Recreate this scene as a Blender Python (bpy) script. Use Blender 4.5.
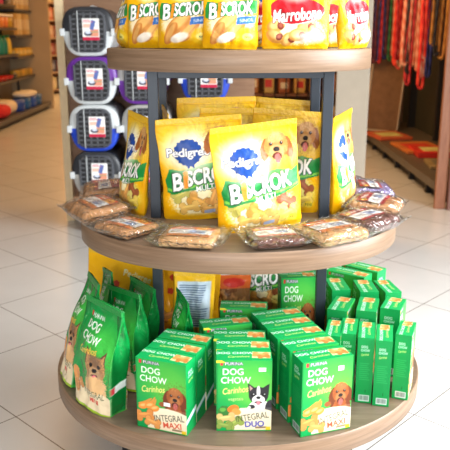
import bpy, bmesh, math, random
import numpy as np
from mathutils import Vector, Matrix, Euler, noise

random.seed(7)
PI = math.pi
R = math.radians
for o in list(bpy.data.objects):
    bpy.data.objects.remove(o, do_unlink=True)
scene = bpy.context.scene
COL = scene.collection

# ------------------------------------------------------------------ camera
CAM_H = 1.30
PITCH = 0.2673
FPX = 712.5
cd = bpy.data.cameras.new('camera')
cam = bpy.data.objects.new('camera', cd)
COL.objects.link(cam)
cam.location = (0, 0, CAM_H)
cam.rotation_euler = (PI / 2 - PITCH, 0, 0)
cd.sensor_width = 36.0
cd.lens = FPX / 450.0 * 36.0
cd.dof.use_dof = True
cd.dof.focus_distance = 1.85
cd.dof.aperture_fstop = 7.0
cd.clip_end = 100
scene.camera = cam

# ------------------------------------------------------------------ light
world = bpy.data.worlds.new('world')
scene.world = world
world.use_nodes = True
bgn = world.node_tree.nodes['Background']
bgn.inputs[0].default_value = (0.86, 0.93, 1.0, 1)
bgn.inputs[1].default_value = 0.22


def area(name, loc, target, sx, sy, energy, color, spread=180):
    l = bpy.data.lights.new(name, 'AREA')
    l.shape = 'RECTANGLE'
    l.size = sx
    l.size_y = sy
    l.energy = energy
    l.color = color
    l.spread = R(spread)
    o = bpy.data.objects.new(name, l)
    COL.objects.link(o)
    o.location = loc
    d = Vector(target) - Vector(loc)
    o.rotation_euler = d.to_track_quat('-Z', 'Y').to_euler()
    return o


area('daylight_right', (3.0, 1.3, 1.7), (0.3, 2.0, 0.5), 2.6, 2.4, 205, (0.92, 0.97, 1.0), 130)
area('overhead_fill_front', (0.9, 0.6, 3.1), (0.8, 1.4, 0.0), 2.2, 2.0, 36, (1.0, 0.985, 0.96), 105)  # unseen fill light added overhead to brighten only the near floor
area('daylight_front', (-0.3, -1.7, 1.25), (0.0, 2.2, 0.75), 2.6, 1.3, 35, (1.0, 0.98, 0.95), 110)
area('ceiling_lamp_back_left', (-1.6, 8.6, 3.1), (-1.6, 8.6, 0), 1.2, 5.0, 66, (1.0, 0.48, 0.13))
area('ceiling_lamp_back_right', (0.4, 5.9, 3.1), (1.9, 7.2, 0.9), 1.0, 2.0, 100, (1.0, 0.60, 0.27))
area('ceiling_lamp_far', (-1.5, 14.5, 3.1), (-1.5, 14.5, 0), 4.0, 4.0, 220, (1.0, 0.56, 0.22))

vs = scene.view_settings
vs.view_transform = 'Standard'
vs.look = 'None'
vs.exposure = 0.0
vs.gamma = 1.0
vs.use_curve_mapping = False


# ------------------------------------------------------------------ helpers
def lin(c):
    c = np.asarray(c, float) / 255.0
    return np.where(c <= 0.04045, c / 12.92, ((c + 0.055) / 1.055) ** 2.4)


def rgba(c):
    l = lin(c)
    return (float(l[0]), float(l[1]), float(l[2]), 1.0)


MATS = {}


def mat(name, col, rough=0.5, metal=0.0, bump=0.0, bscale=60.0, var=0.0, coat=0.0, emit=0.0, spec=0.5):
    if name in MATS:
        return MATS[name]
    m = bpy.data.materials.new(name)
    m.use_nodes = True
    nt = m.node_tree
    b = nt.nodes['Principled BSDF']
    b.inputs['Base Color'].default_value = rgba(col)
    b.inputs['Roughness'].default_value = rough
    b.inputs['Metallic'].default_value = metal
    b.inputs['Coat Weight'].default_value = coat
    b.inputs['Specular IOR Level'].default_value = spec
    if emit:
        b.inputs['Emission Color'].default_value = rgba(col)
        b.inputs['Emission Strength'].default_value = emit
    if var or bump:
        g = nt.nodes.new('ShaderNodeNewGeometry')
        n = nt.nodes.new('ShaderNodeTexNoise')
        n.inputs['Scale'].default_value = bscale
        n.inputs['Detail'].default_value = 4
        nt.links.new(g.outputs['Position'], n.inputs['Vector'])
        if var:
            mx = nt.nodes.new('ShaderNodeMix')
            mx.data_type = 'RGBA'
            c2 = [max(0, c * (1 - var)) for c in col]
            c3 = [min(255, c * (1 + var)) for c in col]
            mx.inputs[6].default_value = rgba(c2)
            mx.inputs[7].default_value = rgba(c3)
            nt.links.new(n.outputs['Fac'], mx.inputs[0])
            nt.links.new(mx.outputs[2], b.inputs['Base Color'])
        if bump:
            bp = nt.nodes.new('ShaderNodeBump')
            bp.inputs['Strength'].default_value = bump
            bp.inputs['Distance'].default_value = 0.01
            nt.links.new(n.outputs['Fac'], bp.inputs['Height'])
            nt.links.new(bp.outputs['Normal'], b.inputs['Normal'])
    MATS[name] = m
    return m


def print_mat(name, rough, bump=0.0, bscale=30.0, coat=0.0, spec=0.5):
    """printed film or card: its ink colours come from the mesh attribute 'print'"""
    m = bpy.data.materials.new(name)
    m.use_nodes = True
    nt = m.node_tree
    b = nt.nodes['Principled BSDF']
    a = nt.nodes.new('ShaderNodeAttribute')
    a.attribute_name = 'print'
    nt.links.new(a.outputs['Color'], b.inputs['Base Color'])
    b.inputs['Roughness'].default_value = rough
    b.inputs['Coat Weight'].default_value = coat
    b.inputs['Coat Roughness'].default_value = 0.12
    b.inputs['Specular IOR Level'].default_value = spec
    if bump:
        g = nt.nodes.new('ShaderNodeNewGeometry')
        n = nt.nodes.new('ShaderNodeTexNoise')
        n.inputs['Scale'].default_value = bscale
        n.inputs['Detail'].default_value = 2.5
        n.inputs['Distortion'].default_value = 0.8
        nt.links.new(g.outputs['Position'], n.inputs['Vector'])
        bp = nt.nodes.new('ShaderNodeBump')
        bp.inputs['Strength'].default_value = bump
        bp.inputs['Distance'].default_value = 0.012
        nt.links.new(n.outputs['Fac'], bp.inputs['Height'])
        nt.links.new(bp.outputs['Normal'], b.inputs['Normal'])
    return m


def wood_mat(name, c1, c2, sx, sy, sz, rough=0.45):
    m = bpy.data.materials.new(name)
    m.use_nodes = True
    nt = m.node_tree
    b = nt.nodes['Principled BSDF']
    g = nt.nodes.new('ShaderNodeNewGeometry')
    mp = nt.nodes.new('ShaderNodeMapping')
    mp.inputs['Scale'].default_value = (sx, sy, sz)
    n = nt.nodes.new('ShaderNodeTexNoise')
    n.inputs['Scale'].default_value = 1.0
    n.inputs['Detail'].default_value = 6
    n.inputs['Roughness'].default_value = 0.65
    r = nt.nodes.new('ShaderNodeValToRGB')
    r.color_ramp.elements[0].position = 0.3
    r.color_ramp.elements[0].color = rgba(c1)
    r.color_ramp.elements[1].position = 0.7
    r.color_ramp.elements[1].color = rgba(c2)
    nt.links.new(g.outputs['Position'], mp.inputs['Vector'])
    nt.links.new(mp.outputs['Vector'], n.inputs['Vector'])
    nt.links.new(n.outputs['Fac'], r.inputs['Fac'])
    nt.links.new(r.outputs['Color'], b.inputs['Base Color'])
    b.inputs['Roughness'].default_value = rough
    return m


def film_mat(name, tint, gloss=0.35, bscale=45.0, strength=0.6):
    """clear crinkled cellophane"""
    m = bpy.data.materials.new(name)
    m.use_nodes = True
    nt = m.node_tree
    nt.nodes.remove(nt.nodes['Principled BSDF'])
    out = nt.nodes['Material Output']
    tr = nt.nodes.new('ShaderNodeBsdfTransparent')
    tr.inputs[0].default_value = rgba(tint)
    gl = nt.nodes.new('ShaderNodeBsdfGlossy')
    gl.inputs['Roughness'].default_value = 0.16
    g = nt.nodes.new('ShaderNodeNewGeometry')
    n = nt.nodes.new('ShaderNodeTexNoise')
    n.inputs['Scale'].default_value = bscale
    n.inputs['Detail'].default_value = 3
    n.inputs['Distortion'].default_value = 1.0
    nt.links.new(g.outputs['Position'], n.inputs['Vector'])
    bp = nt.nodes.new('ShaderNodeBump')
    bp.inputs['Strength'].default_value = strength
    bp.inputs['Distance'].default_value = 0.02
    nt.links.new(n.outputs['Fac'], bp.inputs['Height'])
    nt.links.new(bp.outputs['Normal'], gl.inputs['Normal'])
    lw = nt.nodes.new('ShaderNodeLayerWeight')
    lw.inputs['Blend'].default_value = gloss
    nt.links.new(bp.outputs['Normal'], lw.inputs['Normal'])
    mx = nt.nodes.new('ShaderNodeMixShader')
    nt.links.new(lw.outputs['Facing'], mx.inputs[0])
    nt.links.new(tr.outputs[0], mx.inputs[1])
    nt.links.new(gl.outputs[0], mx.inputs[2])
    nt.links.new(mx.outputs[0], out.inputs[0])
    return m


def mk(name, verts, faces, m, parent=None, smooth=False, colors=None, mi=None):
    me = bpy.data.meshes.new(name)
    me.from_pydata([tuple(v) for v in verts], [], [tuple(f) for f in faces])
    ms = m if isinstance(m, (list, tuple)) else [m]
    for x in ms:
        me.materials.append(x)
    if mi is not None:
        me.polygons.foreach_set('material_index', mi)
    if smooth:
        me.polygons.foreach_set('use_smooth', [True] * len(me.polygons))
    if colors is not None:
        at = me.color_attributes.new('print', 'FLOAT_COLOR', 'POINT')
        c = np.ones((len(verts), 4), dtype=np.float32)
        c[:, :3] = colors
        at.data.foreach_set('color', c.ravel())
    me.update()
    o = bpy.data.objects.new(name, me)
    COL.objects.link(o)
    if parent is not None:
        o.parent = parent
    return o


ORD = ['first', 'second', 'third', 'fourth', 'fifth', 'sixth', 'seventh', 'eighth', 'ninth']


class MB:
    """collects boxes, tubes and lathes and links them as ONE mesh object"""

    def __init__(s):
        s.v = []
        s.f = []
        s.i = []
        s.sm = []

    def add(s, vs_, fs_, mi=0, smooth=False):
        b = len(s.v)
        s.v += [tuple(v) for v in vs_]
        for f in fs_:
            s.f.append(tuple(b + k for k in f))
            s.i.append(mi)
            s.sm.append(smooth)

    def box(s, x0, x1, y0, y1, z0, z1, mi=0, bev=0.0, M=None):
        bm = bmesh.new()
        bmesh.ops.create_cube(bm, size=1)
        for v in bm.verts:
            v.co = Vector(((x0 + x1) / 2 + v.co.x * (x1 - x0), (y0 + y1) / 2 + v.co.y * (y1 - y0),
                           (z0 + z1) / 2 + v.co.z * (z1 - z0)))
        if bev:
            bmesh.ops.bevel(bm, geom=bm.edges[:], offset=bev, segments=2, affect='EDGES', profile=0.5)
        if M is not None:
            bmesh.ops.transform(bm, matrix=M, verts=bm.verts)
        bm.verts.index_update()
        s.add([v.co.copy() for v in bm.verts], [[v.index for v in f.verts] for f in bm.faces], mi)
        bm.free()

    def tube(s, pts, r, mi=0, n=8, sx=1.0):
        pts = [Vector(p) for p in pts]
        vs_ = []
        fs_ = []
        for k, p in enumerate(pts):
            a = pts[max(0, k - 1)]
            b = pts[min(len(pts) - 1, k + 1)]
            t = (b - a).normalized()
            up = Vector((0, 0, 1)) if abs(t.z) < 0.9 else Vector((0, 1, 0))
            u = t.cross(up).normalized()
            w = u.cross(t).normalized()
            rr = r[k] if isinstance(r, (list, tuple)) else r
            for j in range(n):
                an = 2 * PI * j / n
                vs_.append(p + u * math.cos(an) * rr * sx + w * math.sin(an) * rr)
        for k in range(len(pts) - 1):
            for j in range(n):
                fs_.append((k * n + j, k * n + (j + 1) % n, (k + 1) * n + (j + 1) % n, (k + 1) * n + j))
        fs_.append(tuple(range(n - 1, -1, -1)))
        fs_.append(tuple((len(pts) - 1) * n + j for j in range(n)))
        s.add(vs_, fs_, mi, True)

    def lathe(s, prof, c=(0, 0, 0), n=24, mi=0, sx=1.0, sy=1.0):
        vs_ = []
        fs_ = []
        for (r, z) in prof:
            for j in range(n):
                a = 2 * PI * j / n
                vs_.append((c[0] + r * sx * math.cos(a), c[1] + r * sy * math.sin(a), c[2] + z))
        for k in range(len(prof) - 1):
            for j in range(n):
                fs_.append((k * n + j, k * n + (j + 1) % n, (k + 1) * n + (j + 1) % n, (k + 1) * n + j))
        fs_.append(tuple(range(n - 1, -1, -1)))
        fs_.append(tuple((len(prof) - 1) * n + j for j in range(n)))
        s.add(vs_, fs_, mi, True)

    def build(s, name, m, parent=None):
        o = mk(name, s.v, s.f, m, parent, mi=s.i)
        o.data.polygons.foreach_set('use_smooth', s.sm)
        return o


def tag(o, label, cat, group=None, kind=None):
    if label:
        o['label'] = label
    if cat:
        o['category'] = cat
    if group:
        o['group'] = group
    if kind:
        o['kind'] = kind
    return o


def thing(name, label, cat, loc=(0, 0, 0), rotz=0.0, group=None):
    o = bpy.data.objects.new(name, None)
    o.empty_display_size = 0.05
    COL.objects.link(o)
    o.location = loc
    o.rotation_euler = (0, 0, rotz)
    return tag(o, label, cat, group)


def struct(o):
    o['kind'] = 'structure'
    return o


def dup(root, loc, rot, label, group=None, scale=None, skip=()):
    kids = list(root.children)
    r = root.copy()
    COL.objects.link(r)
    r.location = loc
    r.rotation_euler = rot if isinstance(rot, (tuple, list)) else (0, 0, rot)
    r['label'] = label
    if group:
        r['group'] = group
    if scale:
        r.scale = scale
    for ch in kids:
        if ch.name.split('.')[0] in skip:
            continue
        c = ch.copy()
        COL.objects.link(c)
        c.parent = r
        for g in ch.children:
            d = g.copy()
            COL.objects.link(d)
            d.parent = c
    return r


# ------------------------------------------------------------------ print artwork (ink on packaging)
_txt = {}


def text_tris(s, bold=0.0, shear=0.0):
    k = (s, bold, shear)
    if k in _txt:
        return _txt[k]
    cu = bpy.data.curves.new('lettering', 'FONT')
    cu.body = s
    cu.size = 1.0
    cu.offset = bold
    cu.shear = shear
    cu.resolution_u = 3
    cu.align_x = 'CENTER'
    ob = bpy.data.objects.new('lettering', cu)
    COL.objects.link(ob)
    dg = bpy.context.evaluated_depsgraph_get()
    me = bpy.data.meshes.new_from_object(ob.evaluated_get(dg))
    me.calc_loop_triangles()
    v = np.array([p.co[:2] for p in me.vertices])
    t = np.array([lt.vertices[:] for lt in me.loop_triangles])
    bpy.data.objects.remove(ob)
    bpy.data.curves.remove(cu)
    bpy.data.meshes.remove(me)
    v[:, 0] -= (v[:, 0].min() + v[:, 0].max()) / 2
    v[:, 1] -= 0.35
    _txt[k] = (v, t)
    return _txt[k]


class Art:
    def __init__(s, w, h, px, bg):
        s.w, s.h, s.px = w, h, px
        s.nx, s.ny = int(round(w / px)), int(round(h / px))
        x = (np.arange(s.nx) + 0.5) * px
        y = (np.arange(s.ny) + 0.5) * px
        s.X, s.Y = np.meshgrid(x, y)
        s.img = np.zeros((s.ny, s.nx, 3))
        s.img[:] = np.array(bg, float)
        rng = np.random.RandomState(int(w * 7 + h))
        s.rng = rng

    def nz(s, scale):
        gx, gy = int(s.w / scale) + 3, int(s.h / scale) + 3
        g = s.rng.rand(gy, gx)
        fx, fy = s.X / scale, s.Y / scale
        ix, iy = fx.astype(int), fy.astype(int)
        tx, ty = fx - ix, fy - iy
        tx = tx * tx * (3 - 2 * tx)
        ty = ty * ty * (3 - 2 * ty)
        return (g[iy, ix] * (1 - tx) + g[iy, ix + 1] * tx) * (1 - ty) + (g[iy + 1, ix] * (1 - tx) + g[iy + 1, ix + 1] * tx) * ty

    def fill(s, m, col, a=1.0):
        m = np.clip(m * a, 0, 1)[..., None]
        s.img = s.img * (1 - m) + np.array(col, float) * m

    def ell(s, cx, cy, rx, ry, col, rot=0, soft=None, a=1.0, fur=0.0):
        c, n = math.cos(R(rot)), math.sin(R(rot))
        dx, dy = s.X - cx, s.Y - cy
        u, v = (c * dx + n * dy) / rx, (-n * dx + c * dy) / ry
        d = np.sqrt(u * u + v * v)
        if fur:
            d = d + (s.nz(2.5) - 0.5) * fur
        sf = soft if soft is not None else s.px / min(rx, ry)
        s.fill(np.clip((1 - d) / sf + 0.5, 0, 1), col, a)

    def poly(s, pts, col, a=1.0):
        ins = np.zeros(s.X.shape)
        for ox, oy in ((-.25, -.25), (.25, .25), (-.25, .25), (.25, -.25)):
            X, Y = s.X + ox * s.px, s.Y + oy * s.px
            c = np.zeros(X.shape, bool)
            n = len(pts)
            for i in range(n):
                x1, y1 = pts[i]
                x2, y2 = pts[(i + 1) % n]
                if y1 == y2:
                    continue
                k = ((y1 > Y) != (y2 > Y)) & (X < (x2 - x1) * (Y - y1) / (y2 - y1) + x1)
                c ^= k
            ins += c * 0.25
        s.fill(ins, col, a)

    def text(s, t, cx, cy, size, col, rot=0, bold=0.0, shear=0.0, sx=1.0, outline=None, ow=0.0, a=1.0):
        v, tr = text_tris(t, bold, shear)
        c, n = math.cos(R(rot)), math.sin(R(rot))
        p = v * np.array([size * sx, size])
        q = np.stack([c * p[:, 0] - n * p[:, 1] + cx, n * p[:, 0] + c * p[:, 1] + cy], 1) / s.px - 0.5
        m = np.zeros((s.ny, s.nx))
        for ox, oy in ((-.25, -.25), (.25, .25), (-.25, .25), (.25, -.25)):
            mm = np.zeros((s.ny, s.nx), bool)
            for T in tr:
                P = q[T] + np.array([ox, oy])
                x0, y0 = np.floor(P.min(0)).astype(int)
                x1, y1 = np.ceil(P.max(0)).astype(int) + 1
                x0, y0, x1, y1 = max(x0, 0), max(y0, 0), min(x1, s.nx), min(y1, s.ny)
                if x0 >= x1 or y0 >= y1:
                    continue
                gx, gy = np.meshgrid(np.arange(x0, x1), np.arange(y0, y1))
                a_, b_, c_ = P
                e1 = (b_[0] - a_[0]) * (gy - a_[1]) - (b_[1] - a_[1]) * (gx - a_[0])
                e2 = (c_[0] - b_[0]) * (gy - b_[1]) - (c_[1] - b_[1]) * (gx - b_[0])
                e3 = (a_[0] - c_[0]) * (gy - c_[1]) - (a_[1] - c_[1]) * (gx - c_[0])
                mm[y0:y1, x0:x1] |= ((e1 >= 0) & (e2 >= 0) & (e3 >= 0)) | ((e1 <= 0) & (e2 <= 0) & (e3 <= 0))
            m += mm * 0.25
        if outline is not None:
            k = max(1, int(round(ow / s.px)))
            d = np.zeros_like(m)
            for ix in range(-k, k + 1):
                for iy in range(-k, k + 1):
                    if ix * ix + iy * iy <= k * k + 0.5:
                        d = np.maximum(d, np.roll(np.roll(m, ix, 1), iy, 0))
            s.fill(d, outline, a)
        s.fill(m, col, a)

    def vgrad(s, y0, y1, col, a=1.0):
        s.fill(np.clip((s.Y - y0) / (y1 - y0), 0, 1), col, a)

    def bone(s, cx, cy, L, col, rot=0, edge=None):
        c, n = math.cos(R(rot)), math.sin(R(rot))
        e = edge or [k * 0.72 for k in col]
        for cc, g in ((e, 1.12), (col, 1.0)):
            for (px_, py_) in ((-.38, .17), (-.38, -.17), (.38, .17), (.38, -.17)):
                s.ell(cx + (c * px_ - n * py_) * L, cy + (n * px_ + c * py_) * L, L * .2 * g, L * .2 * g, cc)
            s.ell(cx, cy, L * .42 * g, L * .17 * g, cc, rot)
        s.ell(cx - L * .05, cy + L * .07, L * .34, L * .07, [min(255, k * 1.15 + 12) for k in col], rot, soft=.6, a=.7)

    def finish(s, cell):
        k = max(1, int(round(cell / s.px / 2)))
        im = s.img
        out = np.zeros_like(im)
        cnt = 0
        pad = np.pad(im, ((k, k), (k, k), (0, 0)), mode='edge')
        for i in range(-k + 1, k):
            for j in range(-k + 1, k):
                out += pad[k + i:k + i + s.ny, k + j:k + j + s.nx]
                cnt += 1
        s.lin = lin(out / cnt if cnt else im)
        return s

    def at(s, u, v):
        """u, v arrays in 0..1"""
        ix = np.clip((np.asarray(u) * s.nx).astype(int), 0, s.nx - 1)
        iy = np.clip((np.asarray(v) * s.ny).astype(int), 0, s.ny - 1)
        return s.lin[iy, ix]


def retriever(A, cx, cy, s, col=(196, 128, 62), dark=(132, 74, 32), light=(226, 176, 110), body=True):
    if body:
        A.ell(cx, cy - s * 1.25, s * .95, s * 1.0, dark, fur=.12)
        A.ell(cx - s * .05, cy - s * 1.2, s * .62, s * .85, col, fur=.2)
    A.ell(cx - s * .72, cy - s * .1, s * .32, s * .72, dark, rot=-14, fur=.12)
    A.ell(cx + s * .72, cy - s * .1, s * .32, s * .72, dark, rot=14, fur=.12)
    A.ell(cx, cy + s * .1, s * .74, s * .82, col, fur=.08)
    A.ell(cx, cy + s * .55, s * .5, s * .35, light, soft=.5, a=.7)
    A.ell(cx, cy - s * .3, s * .46, s * .42, light, soft=.3)
    A.ell(cx, cy - s * .6, s * .3, s * .24, (70, 30, 28))
    A.ell(cx + s * .03, cy - s * .74, s * .2, s * .3, (232, 120, 125))
    A.ell(cx, cy, s * .95, s, dark, soft=.7, a=.3, fur=1.6)
    A.ell(cx, cy - s * 1.2, s * .7, s * .6, dark, soft=.7, a=.25 if body else 0, fur=1.8)
    A.ell(cx, cy - s * .16, s * .2, s * .15, (38, 30, 30))
    for k in (-1, 1):
        A.ell(cx + k * s * .33, cy + s * .2, s * .11, s * .11, (40, 24, 18))
        A.ell(cx + k * s * .33 + s * .03, cy + s * .24, s * .035, s * .035, (240, 235, 225))


def boston(A, cx, cy, s):
    blk, wht = (44, 42, 46), (240, 238, 234)
    A.ell(cx + s * .1, cy - s * 1.3, s * 1.0, s * 1.0, wht)
    A.ell(cx + s * .95, cy - s * 1.2, s * .45, s * .9, blk)
    A.poly([(cx - s * .85, cy + s * 1.15), (cx - s * .75, cy + s * .1), (cx - s * .15, cy + s * .62)], blk)
    A.poly([(cx + s * .85, cy + s * 1.1), (cx + s * .78, cy + s * .1), (cx + s * .18, cy + s * .62)], blk)
    A.poly([(cx - s * .72, cy + s * .95), (cx - s * .66, cy + s * .4), (cx - s * .38, cy + s * .6)], (190, 150, 145))
    A.ell(cx, cy + s * .08, s * .76, s * .72, blk)
    A.ell(cx, cy + s * .4, s * .14, s * .5, wht)
    A.ell(cx, cy - s * .3, s * .5, s * .42, wht)
    A.ell(cx, cy - s * .12, s * .17, s * .12, (25, 25, 28))
    A.ell(cx, cy - s * .52, s * .3, s * .1, (60, 30, 32))
    A.ell(cx, cy - s * .6, s * .16, s * .16, (235, 125, 135))
    for k in (-1, 1):
        A.ell(cx + k * s * .42, cy + s * .12, s * .17, s * .17, (20, 18, 18))
        A.ell(cx + k * s * .42 + s * .05, cy + s * .18, s * .05, s * .05, (245, 245, 245))


def yorkie(A, cx, cy, s):
    tan_, dk, lt = (206, 150, 92), (98, 70, 52), (232, 192, 142)
    A.ell(cx, cy - s * 1.35, s * .95, s * 1.2, lt, fur=.25)
    A.ell(cx, cy - s * 1.3, s * .5, s * .95, tan_, fur=.3, a=.7)
    for k in (-1, 1):
        A.poly([(cx + k * s * .85, cy + s * 1.25), (cx + k * s * .85, cy + s * .2), (cx + k * s * .2, cy + s * .6)], dk)
        A.poly([(cx + k * s * .76, cy + s * 1.0), (cx + k * s * .76, cy + s * .35), (cx + k * s * .35, cy + s * .6)], tan_)
    A.ell(cx, cy + s * .05, s * .85, s * .82, tan_, fur=.2)
    A.ell(cx, cy + s * .5, s * .55, s * .4, dk, soft=.5, a=.55, fur=.2)
    A.ell(cx, cy - s * .3, s * .5, s * .42, lt, soft=.35)
    A.ell(cx, cy, s * .9, s * .85, dk, soft=.7, a=.4, fur=1.8)
    A.ell(cx, cy - s * 1.1, s * .8, s * .7, tan_, soft=.7, a=.5, fur=1.8)
    A.ell(cx, cy - s * .08, s * .18, s * .13, (28, 22, 22))
    A.ell(cx, cy - s * .42, s * .24, s * .12, (90, 40, 40))
    A.ell(cx + s * .02, cy - s * .5, s * .13, s * .14, (225, 110, 118))
    for k in (-1, 1):
        A.ell(cx + k * s * .34, cy + s * .22, s * .14, s * .14, (22, 16, 14))


def rosette(A, cx, cy, r, word=True):
    pts = []
    for k in range(96):
        a = 2 * PI * k / 96
        rr = r * (1.0 + .04 * math.cos(a * 16))
        pts.append((cx + rr * math.cos(a), cy + rr * .96 * math.sin(a)))
    A.ell(cx, cy, r * 1.75, r * 1.5, (255, 250, 225), soft=.55, a=.85)
    A.poly(pts, (28, 74, 158))
    A.poly([(cx - r * .35, cy - r * .8), (cx + r * .35, cy - r * .8), (cx + r * .36, cy - r * 1.16),
            (cx + r * .1, cy - r * 1.02), (cx - r * .06, cy - r * 1.2), (cx - r * .2, cy - r * .98)], (28, 74, 158))
    if word:
        A.text('Pedigree', cx, cy + r * .02, r * .86, (252, 252, 250), bold=.025, sx=1.04,
               outline=(16, 40, 96), ow=r * .05)


def art_biscrok(multi=True):
    A = Art(240, 305, 0.9, (243, 178, 0))
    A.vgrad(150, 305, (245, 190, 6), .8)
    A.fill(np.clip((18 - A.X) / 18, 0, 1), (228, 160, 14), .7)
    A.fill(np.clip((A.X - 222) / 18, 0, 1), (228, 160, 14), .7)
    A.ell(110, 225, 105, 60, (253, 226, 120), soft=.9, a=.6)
    # white splash and treats
    A.ell(120, 66, 96, 58, (250, 238, 190), soft=.25, fur=.25)
    A.ell(185, 60, 50, 44, (205, 190, 70), soft=.5, a=.6)
    A.fill(np.clip((26 - A.Y) / 14, 0, 1), (238, 180, 18))
    A.bone(56, 84, 52, (196, 186, 92), 28)
    A.bone(104, 62, 58, (214, 158, 72), -30)
    A.bone(150, 74, 54, (208, 150, 78), 65)
    A.bone(190, 84, 52, (150, 84, 48), -38)
    A.bone(76, 44, 50, (226, 182, 96), 8)
    A.bone(190, 46, 52, (226, 196, 90), 12)
    A.bone(136, 36, 46, (214, 164, 88), -8)
    A.ell(206, 30, 15, 11, (235, 205, 60))
    A.text('MINI', 206, 30, 11, (60, 90, 50))
    A.poly([(118, 20), (150, 23), (150, 35), (118, 32)], (160, 175, 205))
    # green banner
    A.poly([(14, 92), (30, 84), (70, 94), (120, 96), (170, 102), (232, 118), (238, 176), (214, 166),
            (175, 174), (120, 168), (60, 154), (26, 160), (10, 128)], (30, 138, 62))
    A.poly([(14, 98), (30, 92), (70, 101), (120, 106), (170, 108), (232, 122), (234, 130), (170, 116),
            (70, 108), (30, 100), (15, 106)], (120, 196, 70))
    kw = dict(bold=.035, shear=.18, outline=(28, 70, 40), ow=2.6)
    A.text('B', 44, 122, 70, (255, 255, 252), rot=7, sx=.82, **kw)
    A.text('SCROK', 140, 138, 60, (255, 255, 252), rot=7, sx=.70, **kw)
    A.text('i', 70, 130, 68, (244, 150, 30), rot=7, bold=.05, shear=.18, outline=(255, 244, 214), ow=1.2)
    A.text('MULTI' if multi else 'FILHOTE', 128, 102, 21, (255, 255, 252), rot=6, bold=.02, outline=(28, 90, 50), ow=1.6)
    A.ell(158, 222, 78, 60, (255, 232, 150), soft=.9, a=.5)
    rosette(A, 84, 206, 40)
    retriever(A, 178, 234, 45, col=(214, 148, 76), dark=(158, 92, 42), light=(238, 196, 134), body=False)
    A.fill(np.clip((A.Y - 290) / 4, 0, 1), (240, 186, 24))
    A.fill((np.abs(A.Y - 286) < 1.2) * 1.0, (214, 150, 16), .7)
    return A.finish(2.2)


def art_biscrok_filhote():
    A = Art(240, 305, 0.9, (243, 180, 8))
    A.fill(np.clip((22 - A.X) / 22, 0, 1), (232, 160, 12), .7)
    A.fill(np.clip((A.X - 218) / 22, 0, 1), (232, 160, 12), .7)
    A.ell(118, 96, 100, 56, (252, 232, 190), soft=.3, fur=.3)
    A.ell(92, 96, 62, 30, (210, 140, 66), rot=38)
    A.ell(92, 102, 50, 18, (238, 184, 104), rot=38, soft=.5)
    A.ell(62, 60, 50, 22, (204, 128, 58), rot=62)
    A.ell(60, 64, 40, 12, (232, 172, 96), rot=62, soft=.5)
    A.ell(140, 74, 60, 24, (214, 142, 66), rot=48)
    A.ell(138, 80, 48, 12, (242, 190, 110), rot=48, soft=.5)
    A.ell(98, 44, 40, 18, (250, 240, 225), rot=20, soft=.3)
    A.ell(190, 52, 44, 34, (250, 205, 40), soft=.3)
    A.ell(192, 50, 24, 15, (252, 232, 120))
    A.text('MAXI', 192, 50, 12, (60, 100, 50), bold=.02)
    A.fill(np.clip((20 - A.Y) / 8, 0, 1), (243, 184, 18))
    A.poly([(8, 118), (34, 112), (70, 124), (140, 134), (232, 142), (236, 196), (150, 190), (60, 176), (16, 182), (6, 150)],
           (44, 146, 62))
    kw = dict(bold=.035, shear=.18, outline=(28, 70, 40), ow=2.6)
    A.text('B', 38, 146, 84, (255, 255, 252), rot=5, sx=.75, **kw)
    A.text('SCROK', 142, 160, 70, (255, 255, 252), rot=5, sx=.62, **kw)
    A.text('i', 66, 152, 80, (240, 150, 36), rot=5, bold=.04, shear=.18, outline=(28, 90, 40), ow=1.4)
    A.poly([(140, 96), (226, 104), (230, 134), (146, 126)], (56, 116, 196))
    A.text('JUNIOR', 185, 115, 17, (214, 230, 250), rot=5, bold=.01)
    rosette(A, 110, 240, 36)
    return A.finish(2.2)


def art_marrobone():
    A = Art(250, 305, 0.9, (244, 182, 8))
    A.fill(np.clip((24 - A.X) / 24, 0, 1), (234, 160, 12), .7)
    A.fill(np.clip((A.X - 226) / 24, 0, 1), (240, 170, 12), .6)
    A.ell(128, 70, 100, 54, (253, 238, 200), soft=.3, fur=.3)
    for (x, y, r, q) in ((50, 92, 34, 20), (46, 50, 34, -30), (92, 38, 30, 60), (160, 88, 40, 35), (196, 56, 40, -50), (128, 56, 34, 10)):
        A.ell(x, y, r, r * .72, (226, 158, 74), rot=q)
        A.ell(x + 2, y + 4, r * .8, r * .46, (248, 206, 128), rot=q, soft=.5)
        A.ell(x + r * .45, y - 2, r * .36, r * .42, (132, 58, 44), rot=q)
        A.ell(x + r * .45, y, r * .2, r * .26, (186, 96, 70), rot=q, soft=.6)
    A.ell(176, 46, 50, 22, (255, 248, 240), soft=.8, a=.8)
    A.fill(np.clip((16 - A.Y) / 8, 0, 1), (246, 192, 20))
    pts = []
    for k in range(60):
        a = 2 * PI * k / 60
        pts.append((126 + 100 * math.cos(a) * (1 + .05 * math.cos(5 * a)), 152 + 52 * math.sin(a) * (1 + .10 * math.cos(3 * a))))
    A.poly([(x, y - 3) for x, y in pts], (255, 240, 230))
    A.poly(pts, (206, 28, 40))
    A.text('Marrobone', 126, 136, 68, (255, 252, 248), rot=5, bold=.025, shear=.28, sx=.58, outline=(130, 12, 24), ow=2.4)
    rosette(A, 120, 240, 36)
    return A.finish(2.2)


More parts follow.
